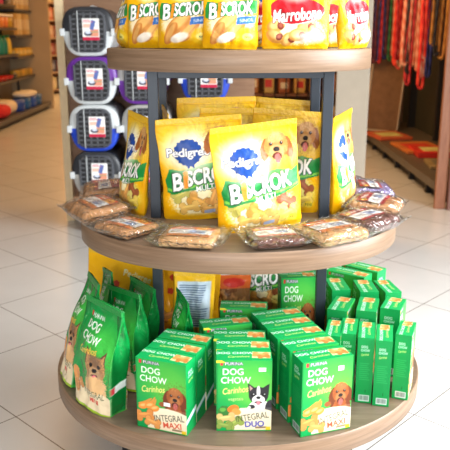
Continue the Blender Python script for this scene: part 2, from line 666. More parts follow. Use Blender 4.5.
def art_back(bg=(244, 190, 26)):
    """information side of a treat pouch"""
    A = Art(200, 300, 1.2, bg)
    A.poly([(20, 60), (180, 60), (180, 268), (20, 268)], (206, 222, 236))
    for k in range(24):
        A.poly([(28, 68 + k * 8), (170 - (k * 37) % 40, 68 + k * 8), (170 - (k * 37) % 40, 70.5 + k * 8), (28, 70.5 + k * 8)], (40, 66, 110))
    A.poly([(60, 64), (140, 64), (140, 112), (60, 112)], (226, 160, 60))
    A.bone(100, 88, 46, (170, 100, 52), 20)
    A.poly([(24, 20), (90, 20), (90, 48), (24, 48)], (240, 240, 236))
    for k in range(14):
        A.poly([(28 + k * 4.2, 24), (30 + k * 4.2, 24), (30 + k * 4.2, 44), (28 + k * 4.2, 44)], (40, 40, 40))
    return A.finish(4)


def art_gusset_side(bg=(206, 140, 20)):
    A = Art(80, 300, 1.5, bg)
    for k in range(22):
        A.poly([(16, 60 + k * 8), (64 - (k * 29) % 22, 60 + k * 8), (64 - (k * 29) % 22, 62.5 + k * 8), (16, 62.5 + k * 8)], (236, 206, 110), .7)
    return A.finish(5)


GREEN = (4, 150, 74)


def dogchow_logo(A, x, y, s, col=(250, 252, 248), car=(246, 226, 130), carr=0):
    """x, y: centre of the DOG CHOW block, s: letter height"""
    A.text('DOG', x - s * .12, y + s * .62, s * 1.32, col, bold=.012, sx=.95)
    A.text('CHOW', x + s * .25, y - s * .62, s * 1.32, col, bold=.012, sx=.92)
    A.text('Carinhos', x + s * .2, y - s * 2.1, s * 1.3, car, rot=7 + carr, bold=.012, shear=.3, sx=.74)


def green_base(A, w, h):
    A.ell(w * .62, h * .72, w * .62, h * .34, (96, 190, 66), soft=.95, a=.75)
    A.fill(np.clip((6 - A.X) / 5, 0, 1), (10, 126, 54), .8)


def art_box_front(kind):
    w, h = 138, 195
    A = Art(w, h, 0.5, GREEN)
    green_base(A, w, h)
    if kind == 'maxi':
        A.ell(100, 102, 44, 50, (110, 196, 70), soft=.9, a=.6)
        retriever(A, 107, 99, 31, col=(170, 92, 42), dark=(112, 54, 26), light=(206, 140, 84))
        A.poly([(0, 10), (0, 64), (28, 78), (44, 58), (60, 50), (60, 6)], (236, 170, 96), .0)
    else:
        A.ell(98, 105, 50, 46, (120, 200, 74), soft=.9, a=.6)
        boston(A, 105, 97, 32)
    # cream scroll
    A.poly([(28, 0), (138, 0), (138, 56), (118, 62), (86, 66), (60, 64), (44, 50), (34, 24)], (238, 222, 190))
    A.fill(np.clip((A.Y - 44) / 30, 0, 1) * (A.Y < 66) * (A.X > 60), (250, 246, 236), .25)
    if kind == 'maxi':
        for k in range(7):
            A.ell(20 + k * 5, 72 + (k % 3) * 3, 17, 3.2, (214, 140, 62), rot=18 + k * 9)
        for (x, y) in ((18, 62), (36, 66), (50, 60)):
            A.ell(x, y, 14, 9, (232, 138, 56), rot=20)
            A.ell(x, y + 2, 9, 4, (248, 182, 110), rot=20, soft=.5)
        A.bone(22, 36, 44, (214, 136, 66), 12)
        A.bone(44, 20, 38, (222, 150, 80), -14)
        if kind == 'maxi':
            A.ell(72, 76, 9, 7, (150, 84, 42), fur=.15)
    else:
        A.ell(20, 56, 17, 14, (52, 116, 48), fur=.35)
        A.ell(16, 60, 8, 6, (92, 160, 64), fur=.3)
        A.ell(42, 62, 15, 11, (234, 120, 44), rot=20)
        A.ell(50, 54, 12, 9, (240, 150, 70), rot=-20)
        A.bone(24, 36, 40, (206, 178, 112), 8)
        A.bone(46, 22, 38, (142, 160, 74), 30)
        A.bone(20, 16, 34, (130, 152, 70), -12)
        A.ell(88, 68, 9, 6, (44, 42, 46))
        A.ell(82, 66, 4, 4, (235, 235, 230))
    A.text('INTEGRAL', 90, 40, 25, (52, 60, 50), rot=9, bold=.0, sx=.72)
    if kind == 'maxi':
        A.text('MAXI', 98, 21, 22, (206, 78, 52), rot=5, bold=.02)
    else:
        A.text('DUO', 96, 20, 22, (66, 76, 170), rot=3, bold=.03)
    A.poly([(98, 7), (126, 8), (126, 13), (98, 12)], (140, 120, 90))
    A.poly([(124, 3), (136, 3), (136, 12), (124, 12)], (236, 196, 40))
    A.poly([(0, 0), (138, 0), (138, 3), (0, 3)], (18, 140, 60))
    A.text('PURINA', 44, 186, 11, (240, 240, 236), bold=.01, sx=1.15, outline=(60, 60, 90), ow=1.0)
    A.poly([(10, 181), (17, 181), (17, 191), (10, 191)], (214, 50, 60))
    dogchow_logo(A, 44, 153, 18.5)
    if kind == 'duo':
        A.text('vegetais', 48, 90, 12, (240, 226, 150), rot=2)
        A.poly([(0, 188), (24, 188), (14, 195), (0, 195)], (222, 214, 60))
    return A.finish(1.6)


def art_box_top():
    w, h = 138, 60
    A = Art(w, h, 0.5, (18, 162, 84))
    A.text('DOG CHOW', 46, 42, 17, (240, 250, 236), bold=.02, sx=.95)
    A.text('Carinhos', 56, 22, 15, (236, 222, 120), rot=3, shear=.3, bold=.01)
    A.poly([(88, 14), (134, 12), (136, 46), (90, 50)], (216, 214, 150))
    A.bone(110, 34, 34, (222, 152, 82), -6)
    A.bone(118, 22, 26, (200, 124, 60), 10)
    return A.finish(1.6)


def art_box_side(label):
    w, h = 60, 195
    A = Art(w, h, 0.5, (2, 140, 68))
    A.vgrad(120, 195, (14, 154, 78), .6)
    dogchow_logo(A, 27, 163, 8.2)
    if label:
        A.poly([(12, 5), (52, 5), (52, 24), (12, 24)], (214, 224, 220))
        for k in range(13):
            A.poly([(15 + k * 2.7, 8), (16.3 + k * 2.7, 8), (16.3 + k * 2.7, 22), (15 + k * 2.7, 22)], (50, 70, 60))
        A.text('i', 36, 36, 13, (8, 96, 44), bold=.05)
    else:
        A.poly([(0, 30), (60, 48), (60, 60), (0, 42)], (210, 226, 226))
        A.poly([(0, 27), (60, 45), (60, 48), (0, 30)], (120, 160, 200))
    for k in range(9):
        A.poly([(10, 70 + k * 6), (50 - (k * 17) % 12, 70 + k * 6), (50 - (k * 17) % 12, 71.6 + k * 6), (10, 71.6 + k * 6)], (60, 176, 96), .8)
    return A.finish(1.6)


def art_dogchow_pouch():
    w, h = 175, 300
    A = Art(w, h, 0.8, (8, 142, 62))
    A.ell(126, 176, 80, 80, (84, 196, 70), soft=.9, a=.7)
    yorkie(A, 116, 132, 46)
    A.poly([(0, 8), (0, 70), (30, 78), (62, 62), (110, 68), (175, 60), (175, 8)], (234, 214, 176))
    A.ell(116, 84, 38, 26, (226, 180, 124), fur=.3)
    A.ell(14, 84, 18, 22, (226, 150, 80), fur=.2)
    A.ell(20, 52, 20, 20, (222, 160, 96), fur=.2)
    A.bone(34, 60, 42, (206, 140, 78), 30)
    A.text('INTEGRAL', 108, 56, 25, (70, 84, 52), rot=3, bold=.0, sx=.8)
    A.text('MINI', 112, 36, 21, (214, 62, 44), bold=.03)
    A.poly([(0, 0), (175, 0), (175, 9), (0, 9)], (160, 190, 50))
    A.text('PURINA', 74, 258, 14, (236, 236, 236), bold=.01, sx=1.1)
    A.poly([(34, 252), (43, 252), (43, 265), (34, 265)], (214, 50, 60))
    A.text('DOG', 66, 234, 29, (250, 252, 248), bold=.012, sx=.95)
    A.text('CHOW', 74, 206, 29, (250, 252, 248), bold=.012, sx=.92)
    A.text('Carinhos', 76, 176, 25, (250, 196, 80), rot=8, shear=.35, bold=.015)
    A.fill(np.clip((A.Y - 286) / 3, 0, 1), (20, 136, 56))
    return A.finish(1.8)


def art_dogchow_pouch_side():
    A = Art(90, 300, 1.0, (12, 118, 50))
    A.ell(45, 200, 30, 60, (20, 150, 70), soft=.6)
    A.text('Carinhos', 42, 236, 17, (236, 228, 190), rot=12, shear=.3, bold=.01)
    A.poly([(0, 66), (90, 82), (90, 104), (0, 88)], (226, 236, 232))
    A.poly([(4, 68), (20, 71), (20, 90), (4, 87)], (206, 60, 70))
    A.poly([(0, 0), (90, 0), (90, 10), (0, 10)], (60, 160, 60))
    return A.finish(3)


def art_treat_label(kind):
    A = Art(110, 80, 0.8, (244, 240, 236))
    if kind == 'orange':
        A.poly([(0, 50), (110, 50), (110, 80), (0, 80)], (222, 92, 34))
        A.poly([(0, 0), (110, 0), (110, 14), (0, 14)], (214, 120, 60))
        A.ell(84, 62, 20, 13, (246, 186, 60))
        A.text('DOG', 84, 62, 13, (200, 40, 30), bold=.04)
        A.text('Bifinho', 36, 64, 17, (255, 246, 220), bold=.03, rot=3)
    else:
        A.poly([(0, 46), (110, 52), (110, 80), (0, 80)], (176, 26, 36))
        A.poly([(0, 0), (110, 0), (110, 10), (0, 10)], (176, 26, 36))
        A.text('Bifinho', 52, 66, 18, (255, 240, 230), bold=.03, rot=2)
        A.ell(14, 60, 10, 9, (240, 190, 60))
    A.poly([(50, 18), (96, 18), (96, 42), (50, 42)], (206, 220, 236))
    for k in range(4):
        A.poly([(54, 22 + k * 5), (92 - (k * 13) % 12, 22 + k * 5), (92 - (k * 13) % 12, 24.4 + k * 5), (54, 24.4 + k * 5)], (70, 96, 160))
    for k in range(3):
        A.poly([(8, 22 + k * 6), (42, 22 + k * 6), (42, 24 + k * 6), (8, 24 + k * 6)], (120, 110, 110))
    return A.finish(2.4)


def art_carrier_card():
    A = Art(110, 140, 1.6, (244, 240, 238))
    A.poly([(0, 0), (110, 0), (110, 22), (0, 22)], (196, 34, 70))
    A.poly([(52, 24), (106, 24), (106, 70), (52, 70)], (226, 150, 120))
    A.poly([(52, 50), (106, 50), (106, 56), (52, 56)], (120, 170, 120))
    A.poly([(6, 80), (60, 80), (60, 104), (6, 104)], (236, 190, 170))
    A.poly([(62, 130), (88, 124), (70, 62), (46, 74)], (90, 110, 176))
    A.ell(36, 44, 26, 16, (40, 44, 70))
    A.ell(36, 50, 20, 9, (214, 220, 236))
    A.poly([(6, 116), (70, 116), (70, 120), (6, 120)], (200, 70, 90))
    A.poly([(6, 126), (50, 126), (50, 129), (6, 129)], (200, 70, 90))
    return A.finish(4)


# ------------------------------------------------------------------ packaging meshes
M_pouch = print_mat('printed_plastic_film', 0.40, bump=0.8, bscale=17, coat=0.15, spec=0.2)
M_green = print_mat('printed_green_film', 0.24, bump=1.0, bscale=18, coat=0.3, spec=0.4)
M_card = print_mat('printed_card', 0.45, bump=0.04, bscale=50, coat=0.0, spec=0.3)


def smooth01(x):
    x = np.clip(x, 0, 1)
    return x * x * (3 - 2 * x)


def grid_faces(nr, nc, off=0, closed=False):
    f = []
    for r in range(nr - 1):
        for c in range(nc if closed else nc - 1):
            c2 = (c + 1) % nc
            f.append((off + r * nc + c, off + r * nc + c2, off + (r + 1) * nc + c2, off + (r + 1) * nc + c))
    return f


def pouch_mesh(name, W, H, T, front, back, kind, parent, seed=0, nf=110, nb=24, ns=10, M=140, m=None, side=None):
    v = np.linspace(0, 1, M)
    ks = []
    for k in range(nf):
        ks.append(('f', -math.cos(PI * (k + .0) / (nf - 1)) * .35 + (-1 + 2 * k / (nf - 1)) * .65))
    if kind == 'gusset':
        for k in range(1, ns):
            ks.append(('r', -1 + 2 * k / ns))
    for k in range(nb):
        ks.append(('b', 1 - 2 * (k + (0 if kind == 'gusset' else 1)) / (nb - (1 if kind == 'gusset' else -1))))
    if kind == 'gusset':
        for k in range(1, ns):
            ks.append(('l', 1 - 2 * k / ns))
    verts = []
    cols = []
    for vv in v:
        if kind == 'lens':
            t = T * (.55 + .45 * float(smooth01(vv / .16))) * (1 - float(smooth01((vv - .2) / .74)))
            w = W / 2 * (1 - .035 * math.sin(PI * min(1, vv / .9)) + .0 * vv)
            w *= 1 - .05 * (1 - float(smooth01(vv / .06)))
        else:
            t = T * (.9 + .1 * math.sin(PI * vv)) * (1 - float(smooth01((vv - .55) / .43)))
            w = W / 2 * (1 - .02 * math.sin(PI * vv))
        z = vv * H
        flat = 1 - float(smooth01((vv - .86) / .08))
        for (p, s) in ks:
            if p in 'fb':
                x = s * w
                if kind == 'lens':
                    edge = max(0.0, 1 - abs(s) ** 2.4)
                    y = t / 2 * edge ** .75
                else:
                    y = t / 2 * (1 + .22 * (1 - s * s)) + .002 * (1 - s * s)
                y += .0009
                nzv = noise.noise(Vector((x * 14 + seed, z * 10, seed * 1.7))) * .0085 + noise.noise(Vector((x * 38, z * 26 + seed, 3.1))) * .0035
                if kind == 'gusset':
                    nzv *= 1.5
                y += nzv * flat * (1 - abs(s) ** 6)
                y = max(y, .0007)
                if vv < .05 and kind == 'lens':
                    y *= .82 + .18 * vv / .05
                y = -y if p == 'f' else y
                bend = noise.noise(Vector((z * 6, x * 5, seed + 4.0))) * .007 * float(smooth01(vv / .3))
                xo = noise.noise(Vector((z * 14, seed, (1 if s > 0 else -1) * 3.0))) * .005 * abs(s) ** 3
                zo = noise.noise(Vector((x * 16, seed + 2.0, 7.0))) * .004 * float(smooth01((vv - .6) / .4))
                if kind == 'gusset':
                    bend *= 1.6
                    xo *= 1.7
                    zo *= 1.8
                verts.append((x + xo, y + bend, z + zo))
                if p == 'f':
                    cols.append(front.at((s + 1) / 2, vv))
                else:
                    cols.append(back.at((1 - s) / 2, vv))
            else:
                sg = 1 if p == 'r' else -1
                q = s
                fold = (.10 + .5 * float(smooth01((vv - .3) / .6))) * T * .5
                x = sg * (w - fold * (1 - abs(q)))
                y = q * t / 2
                verts.append((x, y, z + .0))
                cols.append((side or back).at((q + 1) / 2 if sg > 0 else (1 - q) / 2, vv))
    nc = len(ks)
    faces = grid_faces(M, nc, 0, True)
    faces.append(tuple(range(nc - 1, -1, -1)))
    faces.append(tuple((M - 1) * nc + k for k in range(nc)))
    return mk(name, verts, faces, m or M_pouch, parent, smooth=True, colors=np.array(cols))


def face_grid(P0, du, dv, nu, nv, art):
    u, v = np.meshgrid(np.linspace(0, 1, nu), np.linspace(0, 1, nv))
    u, v = u.ravel(), v.ravel()
    P = np.array(P0)[None] + u[:, None] * np.array(du)[None] + v[:, None] * np.array(dv)[None]
    return P, grid_faces(nv, nu), art.at(u, v)


def carton_mesh(name, W, D, H, front, top, side_r, side_l, parent):
    hw, hd = W / 2, D / 2
    L = [face_grid((-hw, -hd, 0), (W, 0, 0), (0, 0, H), 92, 130, front),
         face_grid((hw, hd, 0), (-W, 0, 0), (0, 0, H), 70, 100, front),
         face_grid((hw, -hd, 0), (0, D, 0), (0, 0, H), 40, 130, side_r),
         face_grid((-hw, hd, 0), (0, -D, 0), (0, 0, H), 40, 130, side_l),
         face_grid((-hw, -hd, H), (W, 0, 0), (0, D, 0), 92, 40, top),
         face_grid((-hw, hd, 0), (W, 0, 0), (0, -D, 0), 4, 4, top)]
    vs_, fs_, cs_ = [], [], []
    off = 0
    for P, F, C in L:
        vs_.append(P)
        fs_ += [tuple(off + k for k in f) for f in F]
        cs_.append(C)
        off += len(P)
    return mk(name, np.concatenate(vs_), fs_, M_card, parent, colors=np.concatenate(cs_))

# ------------------------------------------------------------------ room shell
def floor_mat():
    m = bpy.data.materials.new('porcelain_floor_tiles')
    m.use_nodes = True
    nt = m.node_tree
    b = nt.nodes['Principled BSDF']
    N, L = nt.nodes.new, nt.links.new
    g = N('ShaderNodeNewGeometry')
    sp = N('ShaderNodeSeparateXYZ')
    L(g.outputs['Position'], sp.inputs[0])
    psi = 0.8069

    def math_(op, a, b_=None):
        n = N('ShaderNodeMath')
        n.operation = op
        for k, q in enumerate((a, b_)):
            if q is None:
                continue
            if isinstance(q, (int, float)):
                n.inputs[k].default_value = q
            else:
                L(q, n.inputs[k])
        return n.outputs[0]
    x, y = sp.outputs[0], sp.outputs[1]
    ua = math_('ADD', math_('MULTIPLY', x, math.cos(psi)), math_('MULTIPLY', y, math.sin(psi)))
    ub = math_('ADD', math_('MULTIPLY', x, -math.sin(psi)), math_('MULTIPLY', y, math.cos(psi)))
    ds = []
    cells = []
    for uu, s_, o_ in ((ua, 0.4860, 2.556), (ub, 0.4979, 4.052)):
        k = math_('DIVIDE', math_('SUBTRACT', uu, o_), s_)
        rr = math_('ROUND', k)
        ds.append(math_('MULTIPLY', math_('ABSOLUTE', math_('SUBTRACT', k, rr)), s_))
        cells.append(math_('FLOOR', k))
    d = math_('MINIMUM', ds[0], ds[1])
    gr = math_('LESS_THAN', d, 0.0021)
    cb = N('ShaderNodeCombineXYZ')
    L(cells[0], cb.inputs[0])
    L(cells[1], cb.inputs[1])
    wn = N('ShaderNodeTexWhiteNoise')
    L(cb.outputs[0], wn.inputs['Vector'])
    nz = N('ShaderNodeTexNoise')
    nz.inputs['Scale'].default_value = 5.0
    nz.inputs['Detail'].default_value = 5
    L(g.outputs['Position'], nz.inputs['Vector'])
    mx = N('ShaderNodeMix')
    mx.data_type = 'RGBA'
    mx.inputs[6].default_value = rgba((200, 199, 196))
    mx.inputs[7].default_value = rgba((216, 215, 212))
    L(math_('ADD', math_('MULTIPLY', nz.outputs['Fac'], .7), math_('MULTIPLY', wn.outputs['Value'], .3)), mx.inputs[0])
    m2 = N('ShaderNodeMix')
    m2.data_type = 'RGBA'
    L(gr, m2.inputs[0])
    L(mx.outputs[2], m2.inputs[6])
    m2.inputs[7].default_value = rgba((112, 104, 96))
    L(m2.outputs[2], b.inputs['Base Color'])
    b.inputs['Roughness'].default_value = 0.24
    b.inputs['Specular IOR Level'].default_value = 0.5
    return m


def quadbox(name, x0, x1, y0, y1, z0, z1, m):
    b = MB()
    b.box(x0, x1, y0, y1, z0, z1)
    return struct(b.build(name, m))


wall_p = mat('warm_painted_wall', (170, 148, 122), 0.8, var=.05, bscale=3)
quadbox('floor', -5.2, 5.0, -4.0, 19.2, -0.1, 0.0, floor_mat())
quadbox('ceiling', -5.2, 5.0, -1.0, 19.2, 3.25, 3.35, mat('white_ceiling', (214, 208, 198), 0.9, var=.02, bscale=4))
quadbox('wall_back', -5.2, 3.0, 19.0, 19.2, 0, 3.25, wall_p)
quadbox('wall_left', -5.2, -5.0, 2.0, 19.0, 0, 3.25, wall_p)
quadbox('wall_right', 2.6, 2.75, 4.9, 19.0, 0, 3.25, wall_p)

# ------------------------------------------------------------------ round three-tier display
CX, CY = 0.039, 2.05
Z1, Z2, Z3 = 0.32, 0.777, 1.252
lam_top = wood_mat('grey_oak_laminate_top', (98, 82, 68), (124, 106, 90), 5, 60, 60, 0.35)
lam_edge = wood_mat('grey_oak_laminate_edge', (114, 88, 66), (146, 118, 94), 5, 5, 130, 0.42)
steel = mat('blue_grey_painted_steel', (46, 54, 64), 0.42, metal=0.25, var=.04, bscale=30)

disp = thing('tiered_display_stand', 'round three-tier wood laminate display stand on blue-grey steel posts in the foreground',
             'display stand', (CX, CY, 0))


def tier(name, rx, ry, z, th):
    b = MB()
    n = 120
    bev = .003
    prof = [(1.0 - .02 / rx * .0 - bev / rx * 1.0, z), (1.0, z - bev), (1.0, z - th + bev), (1 - bev / rx, z - th)]
    vs_ = [(math.cos(2 * PI * j / n) * rx * k, math.sin(2 * PI * j / n) * ry * k, zz) for (k, zz) in prof for j in range(n)]
    fs_ = grid_faces(4, n, 0, True)
    fs_ = [tuple(reversed(f)) for f in fs_]
    b.add(vs_, fs_, 1, True)
    b.add(vs_[:n], [tuple(range(n))], 0)
    b.add(vs_[3 * n:], [tuple(range(n - 1, -1, -1))], 0)
    return b.build(name, [lam_top, lam_edge], disp)


tier('shelf', .552, .520, Z1, .056)
tier('shelf', .461, .400, Z2, .056)
tier('shelf', .367, .272, Z3, .054)
b = MB()
b.lathe([(.36, 0.0), (.37, .004), (.37, .05), (.30, .06), (.28, .26), (.30, Z1 - .058)], n=48)
b.build('base', steel, disp)
PX = (-.199 - CX, .285 - CX)
PY = (2.0 - CY, 2.43 - CY)
for px_ in PX:
    for k, py_ in enumerate(PY):
        for za, zb in ((Z1, Z2 - .056), (Z2, Z3 - .054)):
            yy = py_
            if k == 1 and zb > 1:
                yy = .235
            b = MB()
            b.box(px_ - .0145, px_ + .0145, yy - .014, yy + .014, za, zb, bev=.0015)
            b.build('post', steel, disp)
for zt, yb in ((Z3 - .054, .235), (Z2 - .056, PY[1])):
    for yy in (PY[0], yb):
        b = MB()
        b.box(PX[0] + .0145, PX[1] - .0145, yy - .013, yy + .013, zt - .026, zt, bev=.0015)
        b.build('crossbar', steel, disp)
    for px_ in PX:
        b = MB()
        b.box(px_ - .013, px_ + .013, PY[0] + .014, yb - .014, zt - .026, zt, bev=.0015)
        b.build('crossbar', steel, disp)

# ------------------------------------------------------------------ treat pouches (prototypes)
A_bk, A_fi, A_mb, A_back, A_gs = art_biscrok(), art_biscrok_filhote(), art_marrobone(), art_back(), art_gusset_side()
PW, PH, PT = .248, .298, .078


def first_pouch(name, W, H, T, front, back, kind, label, cat, group, loc, rot, **kw):
    t = thing(name, label, cat, loc, 0, group)
    t.rotation_euler = rot
    pouch_mesh('pouch_body', W, H, T, front, back, kind, t, **kw)
    return t


def seal_strip(parent, W, H, m):
    b = MB()
    b.box(-W / 2 + .002, W / 2 - .002, -.0022, .0022, H - .014, H + .001, bev=.0006)
    return b.build('top_seal', m, parent)


seal_y = mat('yellow_heat_seal', (240, 190, 40), 0.3, bump=.3, bscale=120)
seal_g = mat('green_heat_seal', (30, 140, 62), 0.3, bump=.3, bscale=120)

grp_m = 'yellow dog treat pouches on the middle shelf'
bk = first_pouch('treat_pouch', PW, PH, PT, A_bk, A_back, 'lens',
                 'yellow dog biscuit pouch with whole dog face, frontmost and centred on the middle shelf', 'pet treat pouch', grp_m,
                 (.098, 1.865, Z2 + .001), (0, R(-5), R(17)), seed=3)
bk.scale = (.98, 1, .965)
seal_strip(bk, PW, PH, seal_y)
e = .001
dup(bk, (-.055, 1.985, Z2 + e), (0, R(-4), R(3)), 'yellow dog biscuit pouch between the left post and the centred pouch', grp_m, scale=(.97, .8, .97))
dup(bk, (.172, 2.068, Z2 + e), (R(-2), R(3), R(-8)), 'yellow dog biscuit pouch half hidden behind the right side of the centred pouch', grp_m, scale=(.86, .7, 1.0))
dup(bk, (.352, 2.105, Z2 + e), (0, R(-4), R(64)), 'yellow dog biscuit pouch turned side-on just right of the right front post, middle shelf', grp_m, scale=(.74, .9, .97))
dup(bk, (-.275, 2.065, Z2 + e), (R(-4), R(5), R(-58)), 'yellow dog biscuit pouch turned away at the left end of the middle shelf row', grp_m, scale=(.62, .85, .97))
dup(bk, (-.178, 2.115, Z2 + e), (0, R(3), R(-80)), 'yellow dog biscuit pouch seen edge-on behind the left front post, middle shelf', grp_m, scale=(.74, .9, 1.0))
dup(bk, (.045, 2.115, Z2 + e), (R(-3), R(1), R(5)), 'yellow dog biscuit pouch directly behind the centred pouch, only its top showing', grp_m, scale=(1, .7, 1.0))
dup(bk, (-.02, 2.235, Z2 + e), (R(-3), R(-1), R(6)), 'yellow dog biscuit pouch at the very back left, only its tall top edge showing', grp_m, scale=(1, .7, 1.07))
dup(bk, (.160, 2.29, Z2 + e), (R(-3), R(3), R(-10)), 'yellow dog biscuit pouch at the very back right, beside the rear post', grp_m, scale=(.80, .7, 1.04))

grp_t = 'dog treat pouches on the top shelf'
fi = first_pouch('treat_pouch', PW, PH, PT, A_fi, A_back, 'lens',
                 'yellow pouch with green banner and blue patch, middle of three alike on the top shelf', 'pet treat pouch', grp_t,
                 (-.101, 1.925, Z3 + e), (0, R(1), R(-7)), seed=11)
fi.scale = (.62, .75, .64)
seal_strip(fi, PW, PH, seal_y)
dup(fi, (.012, 1.875, Z3 + e), (0, R(2), R(4)), 'yellow pouch with green banner and blue patch next to the red-banner pouch', grp_t, scale=(.58, .75, .64))
dup(fi, (-.197, 1.985, Z3 + e), (0, 0, R(-14)), 'yellow pouch with green banner and blue patch, leftmost facing the front on the top shelf', grp_t, scale=(.56, .7, .64))
dup(fi, (-.276, 2.085, Z3 + e), (0, R(2), R(-76)), 'yellow pouch turned edge-on at the far left rim of the top shelf', grp_t, scale=(.6, .75, .62))
dup(fi, (-.065, 2.08, Z3 + e), (0, 0, R(3)), 'yellow pouch standing behind the gap between two green-banner pouches on the top shelf', grp_t, scale=(.75, .8, .63))
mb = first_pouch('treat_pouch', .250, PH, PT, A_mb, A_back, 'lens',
                 'yellow pouch with red banner lettered in white, facing front on the top shelf', 'pet treat pouch', grp_t,
                 (.180, 1.890, Z3 + e), (0, 0, R(3)), seed=21)
mb.scale = (.71, .75, .64)
seal_strip(mb, .25, PH, seal_y)
dup(mb, (.344, 1.975, Z3 + e), (0, R(-2), R(40)), 'yellow and red pouch glaring in the daylight at the right rim of the top shelf', grp_t, scale=(.48, .8, .64))
dup(mb, (.270, 2.10, Z3 + e), (0, 0, R(10)), 'shaded orange-yellow pouch set back between the two red-banner pouches on the top shelf', grp_t, scale=(.7, .8, .62))
dup(mb, (.105, 2.09, Z3 + e), (0, 0, R(-6)), 'yellow and red pouch behind the gap left of the front red-banner pouch', grp_t, scale=(.50, .7, .62))

# lower shelf, rear: yellow pouches
grp_b = 'yellow pouches at the back of the bottom shelf'
A_or = Art(270, 300, 1.2, (250, 176, 8))
A_or.vgrad(120, 300, (254, 196, 20), .8)
A_or.text('Pedigree', 190, 236, 30, (250, 240, 190), rot=-6, bold=.02)
for (x_, y_) in ((92, 196), (110, 170), (86, 150), (120, 200)):
    A_or.ell(x_, y_, 14, 11, (214, 70, 40), fur=.3)
A_or.ell(180, 120, 50, 40, (44, 146, 62), fur=.2)
A_or.bone(90, 70, 60, (206, 140, 70), 20)
A_or.bone(170, 60, 60, (226, 170, 90), -30)
A_or.finish(2.6)
op = first_pouch('treat_pouch', .27, .29, .09, A_or, A_back, 'lens', 'large orange-yellow pouch at the back left of the bottom shelf behind the green bags',
                 'pet treat pouch', grp_b, (-.345, 2.15, Z1 + e), (R(-5), R(3), R(-24)), seed=31)
seal_strip(op, .27, .29, seal_y)
dup(op, (-.140, 2.22, Z1 + e), (R(-4), R(2), R(-8)), 'yellow pouch at the back of the bottom shelf beside the left post', grp_b, scale=(.9, 1, 1.0))
dup(bk, (.125, 2.40, Z1 + e), (0, R(2), R(2)), 'yellow pouch with green banner showing upside at the centre back of the bottom shelf', grp_b, scale=(.95, 1, 1))
dup(bk, (-.105, 2.04, Z1 + e), (R(3), R(-3), R(186)), 'yellow pouch showing its pale information panel behind the left stack of green boxes', grp_b, scale=(.52, .8, .90))
dup(bk, (.232, 2.26, Z1 + e), (0, R(1), R(80)), 'yellow pouch seen edge-on beside the rear right post of the bottom shelf', grp_b, scale=(.5, .6, .9))

A_tr = Art(150, 200, 1.5, (150, 104, 62))
for k in range(40):
    A_tr.bone(random.uniform(8, 142), random.uniform(8, 150), 30, random.choice([(186, 130, 76), (130, 82, 46), (206, 160, 100)]), random.uniform(0, 180))
A_tr.poly([(0, 150), (150, 150), (150, 200), (0, 200)], (226, 110, 50))
A_tr.ell(75, 172, 50, 18, (220, 60, 50))
A_tr.finish(4)
tp = first_pouch('treat_pouch', .11, .19, .06, A_tr, A_tr, 'lens',
                 'small clear pouch of brown dog treats with an orange header, bottom shelf back', 'pet treat pouch', None,
                 (.030, 2.25, Z1 + e), (0, 0, R(4)), seed=9, nf=40, M=60)

# ------------------------------------------------------------------ green dog food pouches
A_dp, A_ds = art_dogchow_pouch(), art_dogchow_pouch_side()
grp_g = 'green dog food bags on the left of the bottom shelf'
GW, GH, GT = .148, .298, .060
gb = first_pouch('dog_food_bag', GW, GH, GT, A_dp, A_dp, 'gusset',
                 'green dog food bag with a small terrier, frontmost at the left rim', 'pet food bag', grp_g,
                 (-.336, 1.738, Z1 + e), (R(-1), R(5), R(-42)), seed=5, side=A_ds, m=M_green, nf=90, M=130)
seal_strip(gb, GW, GH, seal_g)
dup(gb, (-.440, 1.885, Z1 + e), (R(-13), R(2), R(-66)), 'green dog food bag leaning inwards, leftmost on the bottom shelf', grp_g, scale=(.8, .8, 1.04))
dup(gb, (-.282, 1.862, Z1 + e), (R(-2), R(-3), R(-45)), 'green dog food bag just behind and right of the frontmost terrier bag', grp_g, scale=(1, .9, .93))
dup(gb, (-.266, 1.962, Z1 + e), (R(-4), R(3), R(-52)), 'green dog food bag behind the left box row', grp_g, scale=(.9, .85, .90))
dup(gb, (-.125, 1.915, Z1 + e), (R(4), R(12), R(-66)), 'green dog food bag with pointed corner just right of the left post', grp_g, scale=(.62, .6, .92))
dup(gb, (-.360, 2.025, Z1 + e), (R(-3), R(-5), R(-62)), 'green dog food bag with a bright top corner in front of the large yellow pouch', grp_g, scale=(.55, .6, .93))

# ------------------------------------------------------------------ green cartons
top_a, sr_a, sl_a = art_box_top(), art_box_side(False), art_box_side(True)
A_maxi, A_duo = art_box_front('maxi'), art_box_front('duo')
BW, BD, BH = .138, .060, .195


def first_carton(front, label, group, loc, rz):
    t = thing('dog_biscuit_box', label, 'pet food box', loc, rz, group)
    carton_mesh('carton', BW, BD, BH, front, top_a, sr_a, sl_a, t)
    return t


def box_at(x, y, rz, d=BD):
    """centre of a box whose front-left base corner stands at x, y"""
    c, s = math.cos(rz), math.sin(rz)
    hx, hy = BW / 2, d / 2
    return (x + c * hx - s * hy, y + s * hx + c * hy, Z1 + e)


sticker = mat('white_price_sticker', (238, 238, 240), 0.4, var=.02, bscale=200)


def price_tag(parent, x, z, w=.018, h=.010):
    b = MB()
    b.box(x - w / 2, x + w / 2, -BD / 2 - .0008, -BD / 2 + .0002, z - h / 2, z + h / 2, bev=.0002)
    b.build('price_tag', sticker, parent)


